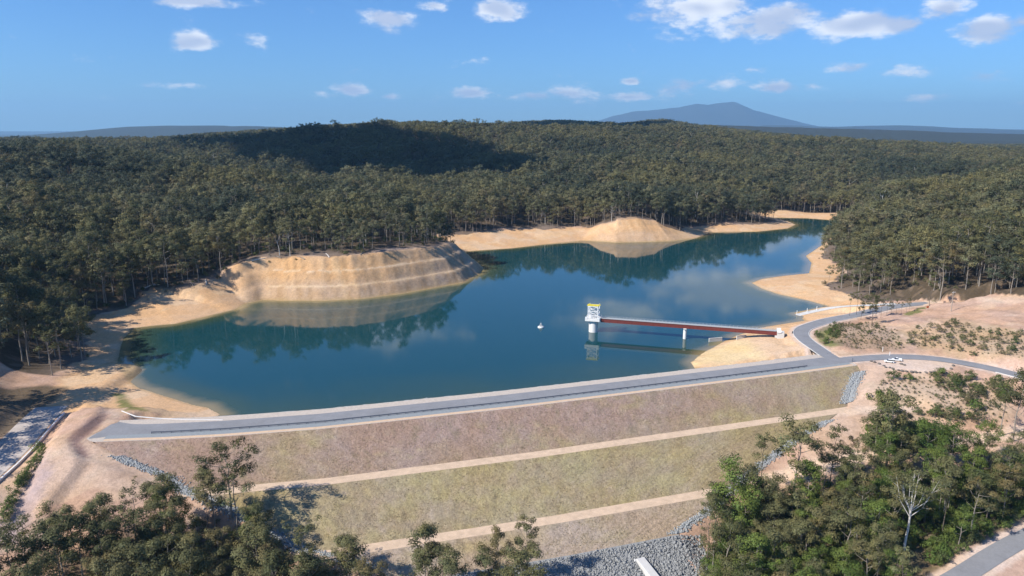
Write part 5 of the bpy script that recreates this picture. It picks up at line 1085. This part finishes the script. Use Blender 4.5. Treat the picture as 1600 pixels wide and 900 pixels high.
# fallen logs left along the cleared forest edge
LOGS = [(q[0], q[1]) for q in LOGSPOTS]
for k, (x, y) in enumerate(LOGS):
    L_ = 7+5*random.random(); a_ = random.uniform(0, 3.1); z_ = h1(x, y); r0_ = .38+.12*random.random()
    xa, ya, xb, yb = x-math.cos(a_)*L_/2, y-math.sin(a_)*L_/2, x+math.cos(a_)*L_/2, y+math.sin(a_)*L_/2
    if abs(h1(xa,ya)-h1(xb,yb)) > .3*L_: continue
    mb = MB(); mb.tube((xa,ya,h1(xa,ya)+r0_*.8),(x,y,max(z_, (h1(xa,ya)+h1(xb,yb))/2)+r0_*.9),r0_,r0_*.8,9); mb.tube((x,y,max(z_, (h1(xa,ya)+h1(xb,yb))/2)+r0_*.9),(xb,yb,h1(xb,yb)+r0_*.5),r0_*.8,r0_*.45,9)
    mb.tube((x,y,z_+r0_),(x+math.cos(a_+.8)*2.2,y+math.sin(a_+.8)*2.2,z_+1.5),.16,.06,6)
    tag(mb.build('fallen_log', MAT['bark_white' if k % 3 == 0 else 'bark']), 'pale fallen log on the cleared ground at the forest edge, %s from the left' % ordinal(k+1), 'log', 'fallen logs at the forest edge')
BO = sorted([o for o in scene.objects if o.name.split('.')[0] == 'boulder'], key=lambda o: view(o.location.x, o.location.y, o.location.z)[0])
for k, o in enumerate(BO): o['label'] = 'dark boulder edging the gravel turning area, %s from the left' % ordinal(k+1)
for o in scene.objects:
    for k in ('size','look'):
        if k in o: del o[k]

# ------------------------------------------------------------------ a cumulus high over the left whose shadow lies on the hill behind the reservoir
def cloud(cx, cy, cz, rx, ry, seed):
    rr = random.Random(seed); b_ = bmesh.new()
    for k in range(34):
        a_ = rr.uniform(0, 6.28); q = math.sqrt(rr.uniform(0, 1)); s_ = rr.uniform(.22,.42)*(1.15-.6*q)
        mtx = Matrix.Translation((math.cos(a_)*q*rx*.8, math.sin(a_)*q*ry*.8, rr.uniform(-10, 40)*(1-q))) @ Matrix.Diagonal((rx*s_, ry*s_*1.1, 62*(1.1-.5*q), 1))
        bmesh.ops.create_icosphere(b_, subdivisions=3, radius=1, matrix=mtx)
    for v_ in b_.verts:
        n_ = fbm(np.array([v_.co.x/45.]), np.array([v_.co.y/45.+v_.co.z/30.]), 3, seed)[0]; v_.co *= 1+.07*n_
    me = bpy.data.meshes.new('cloud'); b_.to_mesh(me); b_.free()
    for p in me.polygons: p.use_smooth = True
    link('cloud', me, loc=(cx, cy, cz), mats=[MAT['cloud']])['kind'] = 'structure'
MAT['cloud'] = simple('cloud_white', (.9,.9,.9), 1, var=.02, scale=.01, spec=0)
for (sx, sy, gz_, rx, ry, sd) in ((-300, 1580, 75, 350, 370, 4), (-560, 1860, 105, 330, 140, 6), (-60, 1420, 50, 170, 130, 11), (-640, 1480, 70, 130, 60, 8), (330, 3250, 150, 420, 160, 9)):
    cz = 2050.; k = (cz-gz_)/math.tan(SUN_EL)
    cloud(sx-k*math.cos(SHADOW_AZ), sy-k*math.sin(SHADOW_AZ), cz, rx, ry, sd)

# ------------------------------------------------------------------ the air
m = bpy.data.materials.new('clear_air'); m.use_nodes = True; t = m.node_tree; t.nodes.clear()
o_ = N(t, 'ShaderNodeOutputMaterial'); pv = N(t, 'ShaderNodeVolumePrincipled'); LK(t, pv.outputs[0], o_.inputs['Volume'])
pv.inputs['Color'].default_value = (.38,.68,1.0,1); pv.inputs['Density'].default_value = 3.1e-5; pv.inputs['Anisotropy'].default_value = .1
ob = MB().box((0, 22900, 665), (92000, 46800, 2190)).build('haze', m); ob['kind'] = 'stuff'; tag(ob, 'thin blue haze over the far hills and mountain', 'haze')
